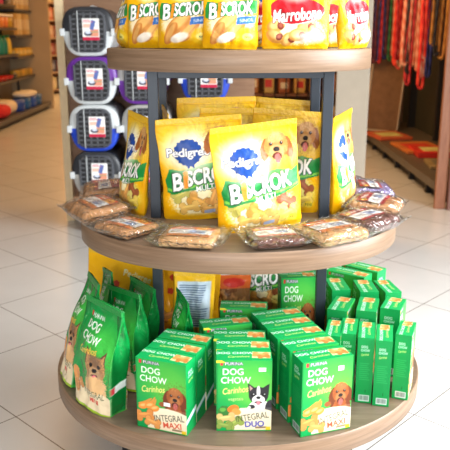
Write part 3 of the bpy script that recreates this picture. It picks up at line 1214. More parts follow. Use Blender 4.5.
gL = 'green retriever boxes stacked left of centre'
p = box_at(-.224, 1.625, R(-20))
m1 = first_carton(A_maxi, 'green dog biscuit box with a brown retriever, front of the left row', gL, p, R(-21))
m1.scale = (1, 1, .99)
price_tag(m1, .016, .078)
p = box_at(-.202, 1.686, R(-21))
dup(m1, p, R(-21), 'green dog biscuit box second from the front in the left row', gL, scale=(1, 1, .985), skip=('price_tag',))
p = box_at(-.179, 1.747, R(-20))
dup(m1, p, R(-20), 'green dog biscuit box at the rear of the left row', gL, scale=(1, 1, .985), skip=('price_tag',))

gC = 'green boxes in the centre row'
c1 = first_carton(A_duo, 'green dog biscuit box with a black and white dog, front of the centre row', gC, box_at(-.0215, 1.602, 0), 0)
price_tag(c1, .045, .170)
dup(c1, box_at(-.0225, 1.6655, R(-1)), R(-1), 'green dog biscuit box second from the front in the centre row', gC, skip=('price_tag',))
dup(c1, box_at(-.030, 1.7285, R(-1)), R(-1), 'green dog biscuit box third from the front in the centre row', gC, skip=('price_tag',))
dup(c1, box_at(-.060, 1.800, R(12)), R(14), 'green dog biscuit box turned askew behind the centre row', gC, skip=('price_tag',))
dup(c1, box_at(-.015, 1.945, R(-4)), R(-4), 'green dog biscuit box standing alone at the very back of the centre row', gC, skip=('price_tag',))

gR = 'green retriever boxes in the right row'
rz = R(19)
for (x, y, lab) in ((.188, 1.572, 'green dog biscuit box with a brown retriever, front of the right row'),
                    (.162, 1.640, 'green dog biscuit box second from the front in the right row'),
                    (.137, 1.707, 'green dog biscuit box third from the front in the right row'),
                    (.115, 1.772, 'green dog biscuit box fourth from the front in the right row'),
                    (.094, 1.836, 'green dog biscuit box rearmost in the right row')):
    o = dup(m1, box_at(x, y, rz), rz, lab, gR, skip=('price_tag',), scale=(1, 1, 1.04))
    if y == 1.572:
        b = MB()
        b.box(.028, .044, -BD / 2 - .0008, -BD / 2 + .0002, .160, .172, bev=.0002)
        b.build('price_tag', sticker, o)


# narrow sides facing out, right of the shelf
def side_on(x, y, phi, lab, grp, sy=.72, sx=.80, sz=.98):
    """box whose narrow printed side faces the front; x, y = near left base corner, phi = turn of that side"""
    w, d = BD * sy, BW * sx
    c, s = math.cos(phi), math.sin(phi)
    cx_, cy_ = x + c * w / 2 - s * d / 2, y + s * w / 2 + c * d / 2
    return dup(m1, (cx_, cy_, Z1 + e), phi + R(90), lab, grp, scale=(sx, sy, sz), skip=('price_tag',))


gE = 'green boxes turned narrow side out, front rank on the right'
side_on(.266, 1.762, R(-14), 'green box narrow side out, leftmost of the front rank beside the retriever row', gE)
side_on(.310, 1.775, R(-13), 'green box narrow side out, second from left in the front rank', gE)
side_on(.354, 1.748, R(-12), 'green box narrow side out, middle one of the five in the front rank', gE)
side_on(.398, 1.730, R(-13), 'green box narrow side out, second from the right rim in the front rank', gE)
side_on(.459, 1.770, R(-21), 'green box narrow side out, nearest the right rim of the bottom shelf', gE, sx=.72)
gF = 'green boxes in the second rank on the right'
side_on(.293, 1.905, R(-22), 'green box in the second rank, left one beside the front post', gF, sy=.95, sz=1.07)
side_on(.374, 1.895, R(-16), 'green box in the second rank, middle one', gF, sy=.95, sz=1.07)
side_on(.447, 1.915, R(-24), 'green box in the second rank, right one at the shelf rim', gF, sy=.95, sx=.7, sz=1.07)
gH = 'green boxes in the rear rank on the right'
side_on(.330, 2.06, R(4), 'green box in the rear rank, left one close to the post', gH, sy=.95, sx=.8, sz=1.06)
side_on(.414, 2.045, R(2), 'green box in the rear rank, middle one', gH, sy=.95, sx=.8, sz=1.06)
side_on(.490, 2.04, R(8), 'green box in the rear rank, right one at the rim', gH, sy=.85, sx=.8, sz=1.06)
dup(m1, box_at(.340, 2.265, R(-36)), R(-36), 'green box farthest back on the right, lid sloping away beside the middle shelf edge', gH, skip=('price_tag',), scale=(1, 1, 1.04))
dup(m1, box_at(.400, 2.325, R(-40)), R(-40), 'green box at the far right back rim, rearmost of all', gH, skip=('price_tag',), scale=(1, 1, 1.04))
dup(m1, (.225, 2.10, Z1 + e), R(5), 'tall green box standing left of the right front post', gH, skip=('price_tag',), scale=(.8, 1, 1.25))
side_on(.262, 2.19, R(-4), 'tall green box behind the right front post', gH, sy=.95, sx=.8, sz=1.3)

# ------------------------------------------------------------------ flat cellophane packs
film = film_mat('crinkled_cellophane', (253, 253, 253), 0.26, 30, 1.0)
jerky = mat('brown_jerky_strips', (182, 130, 82), 0.6, bump=.5, bscale=90, var=.3)
jerky_d = mat('dark_meat_treats', (96, 54, 44), 0.5, bump=.9, bscale=90, var=.5)
jerky_p = mat('pale_biscuit_treats', (206, 156, 104), 0.6, bump=.35, bscale=110, var=.25)
jerky_v = mat('violet_wrapped_treats', (120, 108, 150), 0.35, bump=.9, bscale=70, var=.45)
LAB = {k: art_treat_label(k) for k in ('orange', 'red')}


def pack(L, W, T, core, labk, label, loc, rot, seed):
    t = thing('treat_pack', label, 'pet treat pack', loc, 0, 'clear packs of treats round the rim of the middle shelf')
    t.rotation_euler = rot
    T *= 1.3
    # contents: a tray of strips
    b = MB()
    n = 9
    for k in range(n):
        y = -W * .33 + W * .66 * k / (n - 1)
        wob = [(-L * .36 + L * .72 * q / 6, y + noise.noise(Vector((q * .7, k, seed))) * .002,
                T * .42 + noise.noise(Vector((q * .9 + 5, k * 1.3, seed))) * .0015) for q in range(7)]
        b.tube(wob, T * .36, n=8)
    b.build('treats', core, t)
    # film pillow
    nx, ny = 46, 38
    vs_ = []
    for sgn in (1, -1):
        for j in range(ny):
            for i in range(nx):
                u, v = -1 + 2 * i / (nx - 1), -1 + 2 * j / (ny - 1)
                body = max(0, 1 - abs(u * 1.16) ** 5) * max(0, 1 - abs(v * 1.12) ** 5)
                cr = noise.noise(Vector((u * 4 + seed, v * 4, sgn))) * .005 + noise.noise(Vector((u * 11, v * 11 + seed, sgn))) * .0042
                z = T * .45 + sgn * (T * .5 * body ** .5) + cr * (.6 + .4 * body) * (1 if sgn > 0 else .2)
                if sgn < 0:
                    z = max(z, 0.0005)
                else:
                    z = max(z, .0016)
                rr = 1 + noise.noise(Vector((u * 3, v * 3, seed + 9))) * .03
                vs_.append((u * L / 2 * rr * 1.08, v * W / 2 * rr * 1.08, z + (max(abs(u), abs(v)) ** 8) * (.008 + cr)))
    f1 = grid_faces(ny, nx)
    f2 = [tuple(reversed([nx * ny + k for k in f])) for f in f1]
    fw = mk('film_wrapper', vs_, f1 + f2, film, t, smooth=True)
    # label card on top
    a = LAB[labk]
    lw, lh = L * .60, W * .54
    gx, gy = 56, 40
    u, v = np.meshgrid(np.linspace(0, 1, gx), np.linspace(0, 1, gy))
    u, v = u.ravel(), v.ravel()
    zz = T * .90 - .004 * ((u - .5) ** 2 + (v - .5) ** 2) * 2
    P = np.stack([(u - .5) * lw, (v - .5) * lh + W * .06, zz], 1)
    mk('label', P, grid_faces(gy, gx), M_card, fw, smooth=True, colors=a.at(u, v))
    return t


pk = [
    (.185, .150, .026, jerky_p, 'orange', 'flat clear pack of pale treats with orange label, left of front centre', (-.088, 1.735, Z2), (0, 0, R(-11))),
    (.170, .150, .026, jerky_d, 'red', 'flat clear pack of dark treats with red label, front centre of the middle shelf', (.125, 1.735, Z2), (0, 0, R(14))),
    (.175, .150, .024, jerky, 'orange', 'clear pack of brown treats with orange label, second from the left rim in front', (-.262, 1.835, Z2), (0, 0, R(-42))),
    (.200, .150, .042, jerky, 'orange', 'plump clear pack at the leftmost rim of the middle shelf, orange and white label', (-.368, 1.985, Z2 + .002), (R(5), 0, R(-58))),
    (.190, .150, .046, jerky, 'red', 'clear pack behind the leftmost one, tucked below the pet carriers', (-.372, 2.190, Z2 + .004), (R(6), 0, R(-80))),
    (.190, .160, .034, jerky_p, 'orange', 'clear pack of strips with orange label right of the front centre pack', (.272, 1.765, Z2), (0, 0, R(33))),
    (.185, .150, .038, jerky_d, 'red', 'clear pack of dark treats with red and white label, right rim', (.380, 1.866, Z2), (0, 0, R(44))),
    (.190, .145, .046, jerky, 'red', 'clear pack with pale film and red letters above the dark pack on the right rim', (.436, 2.010, Z2 + .002), (R(4), 0, R(66))),
    (.165, .125, .052, jerky_v, 'red', 'violet wrapped pack on the right rim, second from the frosted panel', (.452, 2.170, Z2 + .003), (R(4), 0, R(88))),
    (.160, .130, .052, jerky_v, 'red', 'violet wrapped pack farthest back on the right rim', (.378, 2.295, Z2 + .001), (0, 0, R(125))),
]
for k, q in enumerate(pk):
    lz = q[6][2] + .001
    pack(q[0], q[1], q[2], q[3], q[4], q[5], (q[6][0], q[6][1], lz), q[7], k * 2.3)

# ------------------------------------------------------------------ pet carrier tower
wood_l = wood_mat('brown_wood_panel', (128, 92, 66), (158, 120, 90), 3, 3, 30, .5)
wood_e = mat('pale_wood_edge', (242, 216, 172), 0.5, var=.05, bscale=30)
tower = thing('carrier_shelf_unit', 'brown wooden shelving back with pale left edge and low plinth holding the pet carriers', 'shelving', (0, 0, 0))
b = MB()
b.box(-1.115, -1.062, 4.86, 5.30, 0, 2.6, bev=.002)
b.build('side_panel', wood_e, tower)
b = MB()
b.box(-1.062, .20, 4.90, 4.94, 0, 2.6)
b.build('back_panel', wood_l, tower)
b = MB()
b.box(-.965, .10, 4.42, 4.90, .245, .275, bev=.003)
b.build('bottom_shelf', wood_l, tower)
b = MB()
b.box(-.96, .08, 4.60, 4.90, 0, .245, bev=.003)
b.build('plinth', wood_mat('dark_red_brown_plinth', (104, 66, 46), (128, 84, 60), 3, 3, 30, .5), tower)

grille_m = mat('dark_grey_plastic_grille', (84, 86, 92), 0.42, var=.05, bscale=60)
black_m = mat('shaded_interior_black', (30, 30, 34), 0.5, var=.05, bscale=40)
card_art = art_carrier_card()
PL = {'charcoal': mat('charcoal_plastic', (44, 46, 52), 0.35, var=.04, bscale=20),
      'light grey': mat('light_grey_plastic', (206, 210, 212), 0.35, var=.03, bscale=20),
      'purple': mat('purple_plastic', (104, 44, 150), 0.35, var=.04, bscale=20),
      'blue': mat('blue_plastic', (26, 66, 190), 0.35, var=.04, bscale=20),
      'silver': mat('silver_grey_plastic', (172, 170, 166), 0.35, var=.03, bscale=20)}
_card = []


def carrier(x, y, z, top, bot, label, rz=0.0):
    t = thing('pet_carrier', label, 'pet carrier', (x, y, z), rz, 'stacked plastic pet carriers')
    W, H, D = .312, .287, .44

    def outline(n, up):
        pts = []
        for k in range(n + 1):
            a = PI * k / n
            ex = .52
            cx_, sx_ = math.cos(a), math.sin(a)
            X = abs(cx_) ** ex * (1 if cx_ > 0 else -1)
            Z = abs(sx_) ** ex
            if up:
                pts.append((X * W / 2 * (1 - .13 * Z ** 2), H * .5 + Z * H * .5))
            else:
                pts.append((X * W / 2 * (1 - .20 * Z), H * .5 - Z * H * .5))
        return pts
    for up, cname, nm in ((True, top, 'upper_shell'), (False, bot, 'lower_shell')):
        n = 28
        o_ = outline(n, up)
        vs_ = []
        prof = [(0.004, .66), (.0, .97), (.012, 1.0), (.05, 1.0), (.06, .975), (D * .5, .975), (D - .06, .96), (D, .86)]
        for (yy, sc) in prof:
            for (px_, pz_) in o_:
                vs_.append((px_ * sc, yy, H * .5 + (pz_ - H * .5) * sc))
        fs_ = grid_faces(len(prof), n + 1)
        if up:
            fs_ = [tuple(reversed(f)) for f in fs_]
        fs_.append(tuple((len(prof) - 1) * (n + 1) + k for k in range(n + 1)))
        o = mk(nm, vs_, fs_, PL[cname], t, smooth=True)
    # rim band where the shells meet
    for s_ in (-1, 1):
        b = MB()
        b.box(s_ * W * .5 - .008, s_ * W * .5 + .008, .0, D - .04, H * .5 - .012, H * .5 + .010, bev=.003)
        b.build('rim', PL[bot], t)
    for s_ in (-1, 1):
        b = MB()
        b.box(s_ * (W * .5 - .004) - .014, s_ * (W * .5 - .004) + .014, -.012, .03, H * .5 - .026, H * .5 + .018, bev=.004)
        b.build('latch', PL['light grey'], t)
    # door: recessed dark opening with a moulded grille
    b = MB()

    def ring(rx, rz_, n=48, yy=0.0):
        out = []
        for k in range(n):
            a = 2 * PI * k / n
            c_, s_ = math.cos(a), math.sin(a)
            ex = .45
            X, Z = abs(c_) ** ex * (1 if c_ > 0 else -1), abs(s_) ** ex * (1 if s_ > 0 else -1)
            out.append((X * rx * (1 - .05 * abs(Z)), yy, H * .5 + Z * rz_))
        return out
    r0, r1 = ring(.112, .125, yy=.004), ring(.102, .115, yy=-.014)
    r2 = ring(.102, .115, yy=-.004)
    n = len(r0)
    b.add(r0 + r1, [(k, (k + 1) % n, n + (k + 1) % n, n + k) for k in range(n)], 0, False)
    b.add(r1 + r2, [(k, (k + 1) % n, n + (k + 1) % n, n + k) for k in range(n)], 0, False)
    b.add(r2, [tuple(range(n))], 1)  # black sheet painted in for the shade inside, behind the grille holes
    for k in range(6):
        xx = -.100 + .200 * k / 5
        hh = .112 if 0 < k < 5 else .094
        b.box(xx - .005, xx + .005, -.012, -.004, H * .5 - hh, H * .5 + hh, 0, bev=.001)
    for k in range(8):
        zz = -.100 + .200 * k / 7
        ww = .100 if 0 < k < 7 else .085
        b.box(-ww, ww, -.012, -.0045, H * .5 + zz - .0045, H * .5 + zz + .0045, 0, bev=.001)
    door = b.build('door', [grille_m, black_m], t)
    b = MB()
    b.tube([(-.056, -.016, H * .5 - .12), (-.056, -.018, H * .5), (-.056, -.016, H * .5 + .12)], .0028, n=6)
    b.build('door_rod', PL['light grey'], door)
    gx, gy = 30, 38
    u, v = np.meshgrid(np.linspace(0, 1, gx), np.linspace(0, 1, gy))
    u, v = u.ravel(), v.ravel()
    P = np.stack([-.028 + u * .100, -.017 - 0 * u, H * .5 - .050 + v * .125], 1)
    mk('card', P, grid_faces(gy, gx), M_card, door, colors=card_art.at(u, v))
    # top handle
    b = MB()
    b.tube([(0, .15, H - .012), (0, .17, H + .004), (0, .31, H + .004), (0, .33, H - .012)], .007, n=8, sx=1.8)
    b.build('handle', PL[bot], t)
    return t


CYY = 4.40
carrier(-.806, CYY, .280, 'charcoal', 'silver', 'charcoal pet carrier with grey base, lowest in the left stack')
carrier(-.808, CYY, .569, 'light grey', 'blue', 'pet carrier with grey top and blue base in the left stack')
carrier(-.810, CYY, .858, 'purple', 'light grey', 'pet carrier with purple top and light grey base, left stack')
carrier(-.818, CYY, 1.147, 'charcoal', 'light grey', 'charcoal topped pet carrier with light grey base, top of the left stack')
carrier(-.500, CYY + .02, .280, 'charcoal', 'charcoal', 'all charcoal pet carrier at the foot of the second stack')
carrier(-.486, CYY + .02, .569, 'silver', 'silver', 'all grey pet carrier in the second stack behind the left post')
carrier(-.505, CYY + .02, .858, 'silver', 'purple', 'pet carrier with purple base just under the top tier')
carrier(-.122, CYY + .02, .569, 'silver', 'charcoal', 'grey topped pet carrier directly under the blue based one')
carrier(-.120, CYY + .02, .868, 'light grey', 'blue', 'pet carrier with bright blue base seen through the display')
b = MB()
b.box(-.29, .06, 4.45, 4.86, .277, .565, bev=.01)
tag(b.build('cardboard_box', mat('brown_cardboard', (150, 112, 74), .8, var=.06, bscale=12)), 'brown cardboard box under the third stack of carriers', 'box')

# ------------------------------------------------------------------ frosted panel
b = MB()
b.box(.700, .908, 4.55, 4.57, 0, 1.75, bev=.004)
fr = thing('frosted_panel', 'pale grey frosted standing panel behind the right of the round display', 'panel')
o = b.build('panel_sheet', mat('frosted_grey_acrylic', (168, 154, 136), .25, var=.06, bscale=8), fr)
b = MB()
b.box(.68, .93, 4.48, 4.64, 0, .02, bev=.004)
b.build('foot', steel, fr)

# ------------------------------------------------------------------ right rack: leashes over a low platform
dk = mat('dark_olive_panel', (58, 56, 40), .7, var=.1, bscale=6)
blk = mat('black_steel', (28, 28, 28), .5, var=.05, bscale=30)
wood_r = wood_mat('reddish_wood_post', (140, 84, 58), (182, 122, 88), 20, 20, 3, .4)
rack = thing('leash_rack', 'dark gondola rack with a low platform along the right aisle', 'shelving')
b = MB()
b.box(2.28, 2.34, 5.35, 9.2, 0, 2.3)
b.build('back_panel', dk, rack)
b = MB()
b.box(1.62, 2.28, 5.40, 9.2, .10, .17, bev=.004)
b.build('platform', mat('grey_brown_platform', (96, 86, 74), .4, var=.08, bscale=10), rack)
b = MB()
b.box(1.70, 2.28, 5.42, 9.15, 0, .10)
b.build('kick_board', blk, rack)
b = MB()
b.box(1.62, 2.28, 9.2, 9.26, 0, 2.3)
b.build('end_panel', wood_mat('dark_brown_end', (92, 66, 48), (118, 88, 64), 4, 4, 20, .6), rack)
for yy in (6.4, 7.5, 8.6):
    b = MB()
    b.box(2.20, 2.28, yy - .035, yy + .035, .17, 2.3)
    b.build('upright', blk, rack)
for k in range(7):
    b = MB()
    b.box(1.66, 1.70, 5.75 + k * .55, 5.80 + k * .55, 0, .10)
    b.build('platform_foot', blk, rack)
for zz in (1.95,):
    for yy in (6.15, 6.8, 7.5, 8.2):
        b = MB()
        b.tube([(1.62, yy, zz), (2.28, yy, zz)], .010, n=8)
        b.build('hanging_rail', blk, rack)
part_ = thing('wooden_partition', 'reddish wooden post and plum-brown panel at the right edge before the leash rack', 'partition')
pr = MB()
pr.box(1.575, 1.655, 5.20, 5.235, 0, 2.6, bev=.003)
pr.build('post', wood_r, part_)
pr = MB()
pr.box(1.66, 2.55, 5.16, 5.20, 0, 2.6, bev=.003)
pr.build('panel', wood_mat('plum_wood_panel', (120, 80, 72), (150, 106, 94), 14, 14, 3, .35), part_)


def strap_obj(x, y, ztop, zbot, w, m, loop, label, seed, grp):
    """lead: two strands hanging from a rail and meeting in a loop"""
    rd = random.Random(seed)
    t = thing('dog_lead', label, 'dog lead', (x, y, ztop), rd.uniform(-.5, .5), grp)
    L = ztop - zbot
    pts = []
    g = rd.uniform(.012, .03)
    for k in range(9):
        q = k / 8
        pts.append((-g * (1 - q * .2) + math.sin(q * 5 + seed) * .006, 0.004 * math.sin(q * 7 + seed), -L * (.02 + .93 * q)))
    for k in range(1, 6):
        a = PI + PI * k / 6
        pts.append((g * .8 * math.cos(a), 0, -L * .95 + g * 1.3 * math.sin(a)))
    for k in range(8, -1, -1):
        q = k / 8
        pts.append((g * (1 - q * .2) + math.sin(q * 4 + seed) * .006, .006, -L * (.02 + .93 * q)))
    b = MB()
    b.tube(pts, w * .5, n=8, sx=1.0)
    b.build('strap', m, t)
    b = MB()
    b.tube([(-g, 0, -L * .02), (0, 0, .012), (g, .004, -L * .02)], .007, n=6)
    b.build('hook', mat('nickel_clip', (170, 166, 160), .3, metal=.8), t)
    return t


def yarn(name, c, c2):
    m = mat(name, c, .75, bump=.5, bscale=40, var=.0)
    nt = m.node_tree
    bb = nt.nodes['Principled BSDF']
    g = nt.nodes.new('ShaderNodeTexCoord')
    wv = nt.nodes.new('ShaderNodeTexWave')
    wv.inputs['Scale'].default_value = 6
    wv.bands_direction = 'DIAGONAL'
    mx = nt.nodes.new('ShaderNodeMix')
    mx.data_type = 'RGBA'
    mx.inputs[6].default_value = rgba(c)
    mx.inputs[7].default_value = rgba(c2)
    nt.links.new(g.outputs['Object'], wv.inputs['Vector'])
    nt.links.new(wv.outputs['Fac'], mx.inputs[0])
    nt.links.new(mx.outputs[2], bb.inputs['Base Color'])
    return m


Y_ = {'dark plum': yarn('dark_plum_webbing', (84, 30, 44), (110, 44, 60)),
      'navy': yarn('navy_webbing', (30, 36, 88), (50, 56, 120)),
      'green': yarn('green_webbing', (36, 96, 52), (60, 130, 70)),
      'red': yarn('red_webbing', (224, 36, 30), (244, 74, 52)),
      'salmon': yarn('salmon_rope', (226, 116, 90), (240, 170, 140)),
      'striped red': yarn('red_and_cream_rope', (204, 60, 52), (236, 190, 160)),
      'black': yarn('black_webbing', (36, 32, 34), (60, 52, 50)),
      'tan': yarn('tan_leather', (176, 110, 44), (200, 136, 60)),
      'crimson': yarn('crimson_webbing', (170, 30, 40), (206, 54, 60))}


def px2x(px_, y, z):
    zc = y * math.cos(PITCH) + (CAM_H - z) * math.sin(PITCH)
    return (px_ - 225) * zc / FPX


leads = [(374, 65, 'dark plum', 'leftmost dark plum lead on the rack'), (380, 66, 'crimson', 'thin crimson lead beside the leftmost plum one'), (385, 60, 'navy', 'navy blue lead near the left end of the rack'),
         (391, 62, 'green', 'green lead hanging among the darker ones'), (396, 68, 'red', 'plain red lead right of the green one'),
         (400, 70, 'striped red', 'red and cream rope lead left of the long salmon leads'), (404, 80, 'salmon', 'salmon rope lead with a wide bottom loop'),
         (409, 76, 'black', 'black lead between salmon and striped ropes'), (413, 68, 'salmon', 'pale salmon rope lead in the middle of the rack'),
         (417, 92, 'red', 'longest bright red lead, its loop lowest of all'), (410, 88, 'crimson', 'long crimson lead just left of the longest red one'),
         (421, 66, 'striped red', 'red and cream rope lead right of the longest red one'), (426, 60, 'red', 'short bright red lead before the tan ones'),
         (429, 80, 'navy', 'dark blue lead hanging low behind the red ones'), (433, 46, 'tan', 'tan leather lead, left one of the two tan loops'),
         (442, 60, 'tan', 'tan leather lead with rounded end, rightmost on the rack'), (437, 56, 'black', 'black lead between the two tan leather leads'),
         (388, 56, 'dark plum', 'short plum lead between navy and green'), (377, 62, 'navy', 'dark blue lead second from the left end'),
         (447, 50, 'tan', 'tan lead half hidden by the plum-brown panel'),
         (398, 60, 'crimson', 'crimson lead between the plain red and the striped rope leads'), (402, 62, 'red', 'red lead with its loop behind the salmon rope'),
         (406, 66, 'salmon', 'salmon rope lead left of the black one, shorter loop'), (411, 72, 'striped red', 'red and cream rope lead close to the black one'),
         (415, 62, 'red', 'short red lead left of the longest one'), (419, 74, 'salmon', 'salmon rope lead right of the longest red one'),
         (423, 70, 'red', 'red lead with a low loop near the dark blue one'), (394, 58, 'salmon', 'pale salmon lead right of the green one')]
for k, (px_, yb, cn, lab) in enumerate(leads):
    yr = (6.15, 6.8, 7.5)[k % 3] if px_ > 396 else 7.5
    if px_ > 428:
        yr = 6.15
    if px_ < 396:
        yr = 8.2
    xx = px2x(px_, yr, 1.2)
    hb = (yb - 30) * math.cos(PITCH) * (yr * math.cos(PITCH) + .08) / FPX
    xx = min(max(xx, 1.66), 2.18)
    strap_obj(xx, yr, 1.955, CAM_H - hb, .030 if cn != 'salmon' else .036, Y_[cn], True, lab, k + 3, 'dog leads hanging from the rack')

# magazines / flat packs on the platform
mags = [(1.78, 7.75, .36, .5, .035, (196, 92, 56), 'flat red and tan packet at the far end of the platform'),
        (1.90, 6.95, .40, .62, .03, (206, 120, 60), 'long flat packet with yellow top, second from far on the platform'),
        (1.98, 6.62, .42, .40, .055, (214, 50, 40), 'bright red flat packet in the middle of the platform'),
        (1.92, 6.05, .36, .38, .03, (150, 130, 90), 'olive flat packet nearer the wooden post'),
        (2.02, 5.68, .34, .30, .035, (176, 150, 92), 'yellow-brown flat packet nearest the wooden post')]
for k, (x, y, w, l, h, c, lab) in enumerate(mags):
    t = thing('flat_packet', lab, 'packet', (x, y, .171), R(8 - 5 * k))
    b = MB()
    b.box(-w / 2, w / 2, -l / 2, l / 2, 0, h, bev=.006)
    b.build('packet_body', mat('packet_card_%s' % 'abcde'[k], c, .4, var=.25, bscale=7), t)
    b = MB()
    b.box(-w * .36, w * .30, -l * .34, l * .22, h, h + .004, bev=.001)
    b.build('cover_print', mat('packet_cover_%s' % 'abcde'[k], [(236, 196, 120), (222, 60, 44), (244, 200, 120), (110, 100, 80), (220, 190, 110)][k], .4, var=.3, bscale=9), t)
t = thing('pet_mat', 'brown pet mat with a pale rounded rim leaning at the far end of the platform', 'pet mat', (1.80, 8.25, .172), R(0))
t.rotation_euler = (R(-6), R(6), R(4))
b = MB()
b.box(-.19, .19, -.02, .02, .0, .92, bev=.018)
b.build('mat_board', mat('brown_mat_board', (140, 104, 72), .5, var=.2, bscale=12), t)
b = MB()
fr_ = [(-.19, .03), (-.19, .88), (-.16, .92), (.16, .92), (.19, .88), (.19, .03), (.16, .0), (-.16, .0), (-.19, .03)]
b.tube([(x, -.02, z + .0) for x, z in fr_], .012, n=8)
b.build('rim', mat('pale_rim', (206, 186, 160), .4, var=.05, bscale=20), t)

# ------------------------------------------------------------------ background rack seen through the middle of the display
amb = [(206, 150, 62), (180, 116, 50), (226, 184, 104), (168, 92, 44), (214, 170, 90)]
wr = thing('wire_shelf', 'dark wire shelf of amber packets seen between the top and middle tiers', 'shelving', (0, 0, 0))
b = MB()
for zz in (.10, .50, .90, 1.3):
    b.box(.05, 1.50, 9.0, 9.5, zz, zz + .03)
b.build('shelves', mat('brown_shelf_board', (112, 70, 40), .5, var=.1, bscale=10), wr)
b = MB()
for k in range(11):
    xx = .06 + k * .14
    b.tube([(xx, 8.99, 0), (xx, 8.99, 1.6)], .008, n=6)
b.build('wires', blk, wr)
b = MB()
b.box(.05, 1.50, 9.5, 9.53, 0, 1.6)
b.build('back_board', mat('brown_back_board', (120, 78, 46), .6, var=.1, bscale=5), wr)
for zz in (.13, .53, .93):
    for k in range(7):
        x = .16 + k * .195
        hh = .17 + .08 * random.random()
        t = thing('amber_packet', ORD[k] + ' packet from the left on the ' + {.13: 'lowest', .53: 'middle', .93: 'upper'}[zz] + ' board of the dark wire shelf', 'packet', (x, 9.16, zz + .001), random.uniform(-.15, .15), 'amber packets on the wire shelf')
        b = MB()
        b.box(-.07, .07, -.05, .05, 0, hh, bev=.012)
        b.build('packet_body', mat('amber_pack_%s' % 'abcde'[(k + int(zz * 10)) % 5], amb[(k + int(zz * 10)) % 5], .4, var=.2, bscale=10), t)
        b = MB()
        b.box(-.045, .045, -.056, -.049, hh * .3, hh * .7, bev=.002)
        b.build('packet_label', mat('packet_label_%s' % 'rw'[k % 2], [(206, 50, 40), (236, 222, 190)][k % 2], .4), t)

# ------------------------------------------------------------------ left aisle shelving and its goods
beige = mat('beige_metal_panel', (184, 160, 124), .5, var=.05, bscale=3)
shelf_m = mat('grey_brown_shelf', (84, 78, 74), .4, var=.08, bscale=8)
ls = thing('aisle_shelving', 'tall beige shelving unit along the left aisle stocked with pet goods', 'shelving')
b = MB()
b.box(-3.62, -2.93, 12.30, 12.36, 0, 2.9)
b.build('end_panel', beige, ls)
b = MB()
b.box(-3.68, -3.62, 7.6, 12.36, 0, 2.9)
b.build('back_panel', beige, ls)
b = MB()
b.box(-3.62, -2.97, 7.6, 12.3, .06, .12, bev=.004)
b.build('base_deck', shelf_m, ls)
b = MB()
b.box(-3.62, -3.03, 7.6, 12.3, 0, .06)
b.build('kick_board', blk, ls)
far_z = [.58, .90, 1.22, 1.61]
near_z = [.58, .95, 1.33, 1.66]
for zz in far_z:
    b = MB()
    b.box(-3.62, -3.2, 11.30, 12.29, zz - .035, zz, bev=.003)
    b.build('shelf', shelf_m, ls)
for zz in near_z:
    b = MB()
    b.box(-3.62, -3.17, 7.6, 11.28, zz - .035, zz, bev=.003)
    b.build('shelf', shelf_m, ls)
b = MB()
b.box(-3.62, -3.56, 11.28, 11.30, .12, 2.9)
b.box(-3.24, -3.20, 11.27, 11.31, .12, .575)
b.build('upright', blk, ls)


def carton_small(x, y, z, w, d, h, c, lab, grp, cat='box', nm='small_carton'):
    t = thing(nm, lab, cat, (x, y, z + .001), random.uniform(-.06, .06), grp)
    b = MB()
    b.box(-d / 2, d / 2, -w / 2, w / 2, 0, h, bev=.006)
    key = 'carton_%d_%d_%d' % c
    b.build('carton_body', mat(key, c, .45, var=.2, bscale=9), t)
    b = MB()
    b.box(d / 2 - .001, d / 2 + .004, -w * .36, w * .36, h * .25, h * .72, bev=.001)
    b.box(-d * .36, d * .36, -w / 2 - .004, -w / 2 + .001, h * .25, h * .72, bev=.001)
    b.build('carton_label', mat(key + '_label', tuple(min(255, int(k * .6 + 100)) for k in c), .45), t)
    return t


def turned(x, y, z, prof, c, lab, cat, nm, grp, cap=None):
    t = thing(nm, lab, cat, (x, y, z + .001), 0, grp)
    b = MB()
    b.lathe(prof, n=20)
    b.build(nm + '_body', mat('plastic_%d_%d_%d' % c, c, .35, var=.08, bscale=12), t)
    if cap:
        b = MB()
        zt = prof[-1][1]
        r = prof[-1][0]
        b.lathe([(r * 1.15, zt - .004), (r * 1.2, zt + .01), (r * 1.1, zt + .03), (r * .6, zt + .034)], n=20)
        b.build('lid', mat('plastic_%d_%d_%d' % cap, cap, .35), t)
    return t


BOT = [(.04, 0), (.045, .01), (.045, .15), (.03, .19), (.018, .21)]
TUB = [(.075, 0), (.085, .01), (.09, .16)]
BOWL = [(.07, 0), (.085, .012), (.11, .05), (.115, .06), (.10, .055), (.06, .02)]
# top shelf, far bay: tall tan boxes; near bay: magenta and black
for k in range(6):
    carton_small(-3.32, 11.40 + k * .15, 1.61, .13, .20, .30, (196, 168, 112) if k % 2 else (178, 144, 92), ORD[k] + ' tall tan carton from the near end, highest shelf of the left aisle', 'tan cartons on the highest left shelf')
for k in range(3):
    carton_small(-3.30, 10.45 + k * .24, 1.66, .18, .2, .24, [(206, 24, 120), (190, 30, 90), (36, 30, 34)][k],
                 ['magenta carton at the top left corner', 'dark pink carton beside the magenta one at the top left', 'black carton on the top shelf left of the tan cartons'][k], None)
for k in range(6):
    carton_small(-3.33, 11.40 + k * .15, 1.22, .13, .2, .33, [(170, 128, 60), (196, 160, 96), (206, 178, 118)][k % 3], ORD[k] + ' ochre carton from the near end, on the shelf below the tan cartons', 'ochre cartons on the second shelf')
for k, c in enumerate([(222, 214, 206), (226, 190, 60), (96, 160, 60), (110, 170, 70), (220, 130, 66), (214, 120, 60), (190, 150, 50)]):
    turned(-3.27, 9.80 + k * .21, 1.33, TUB, c, ORD[k] + ' snack tub from the left edge on the second shelf down', 'tub', 'snack_tub', 'snack tubs on the second shelf', cap=(236, 226, 210))
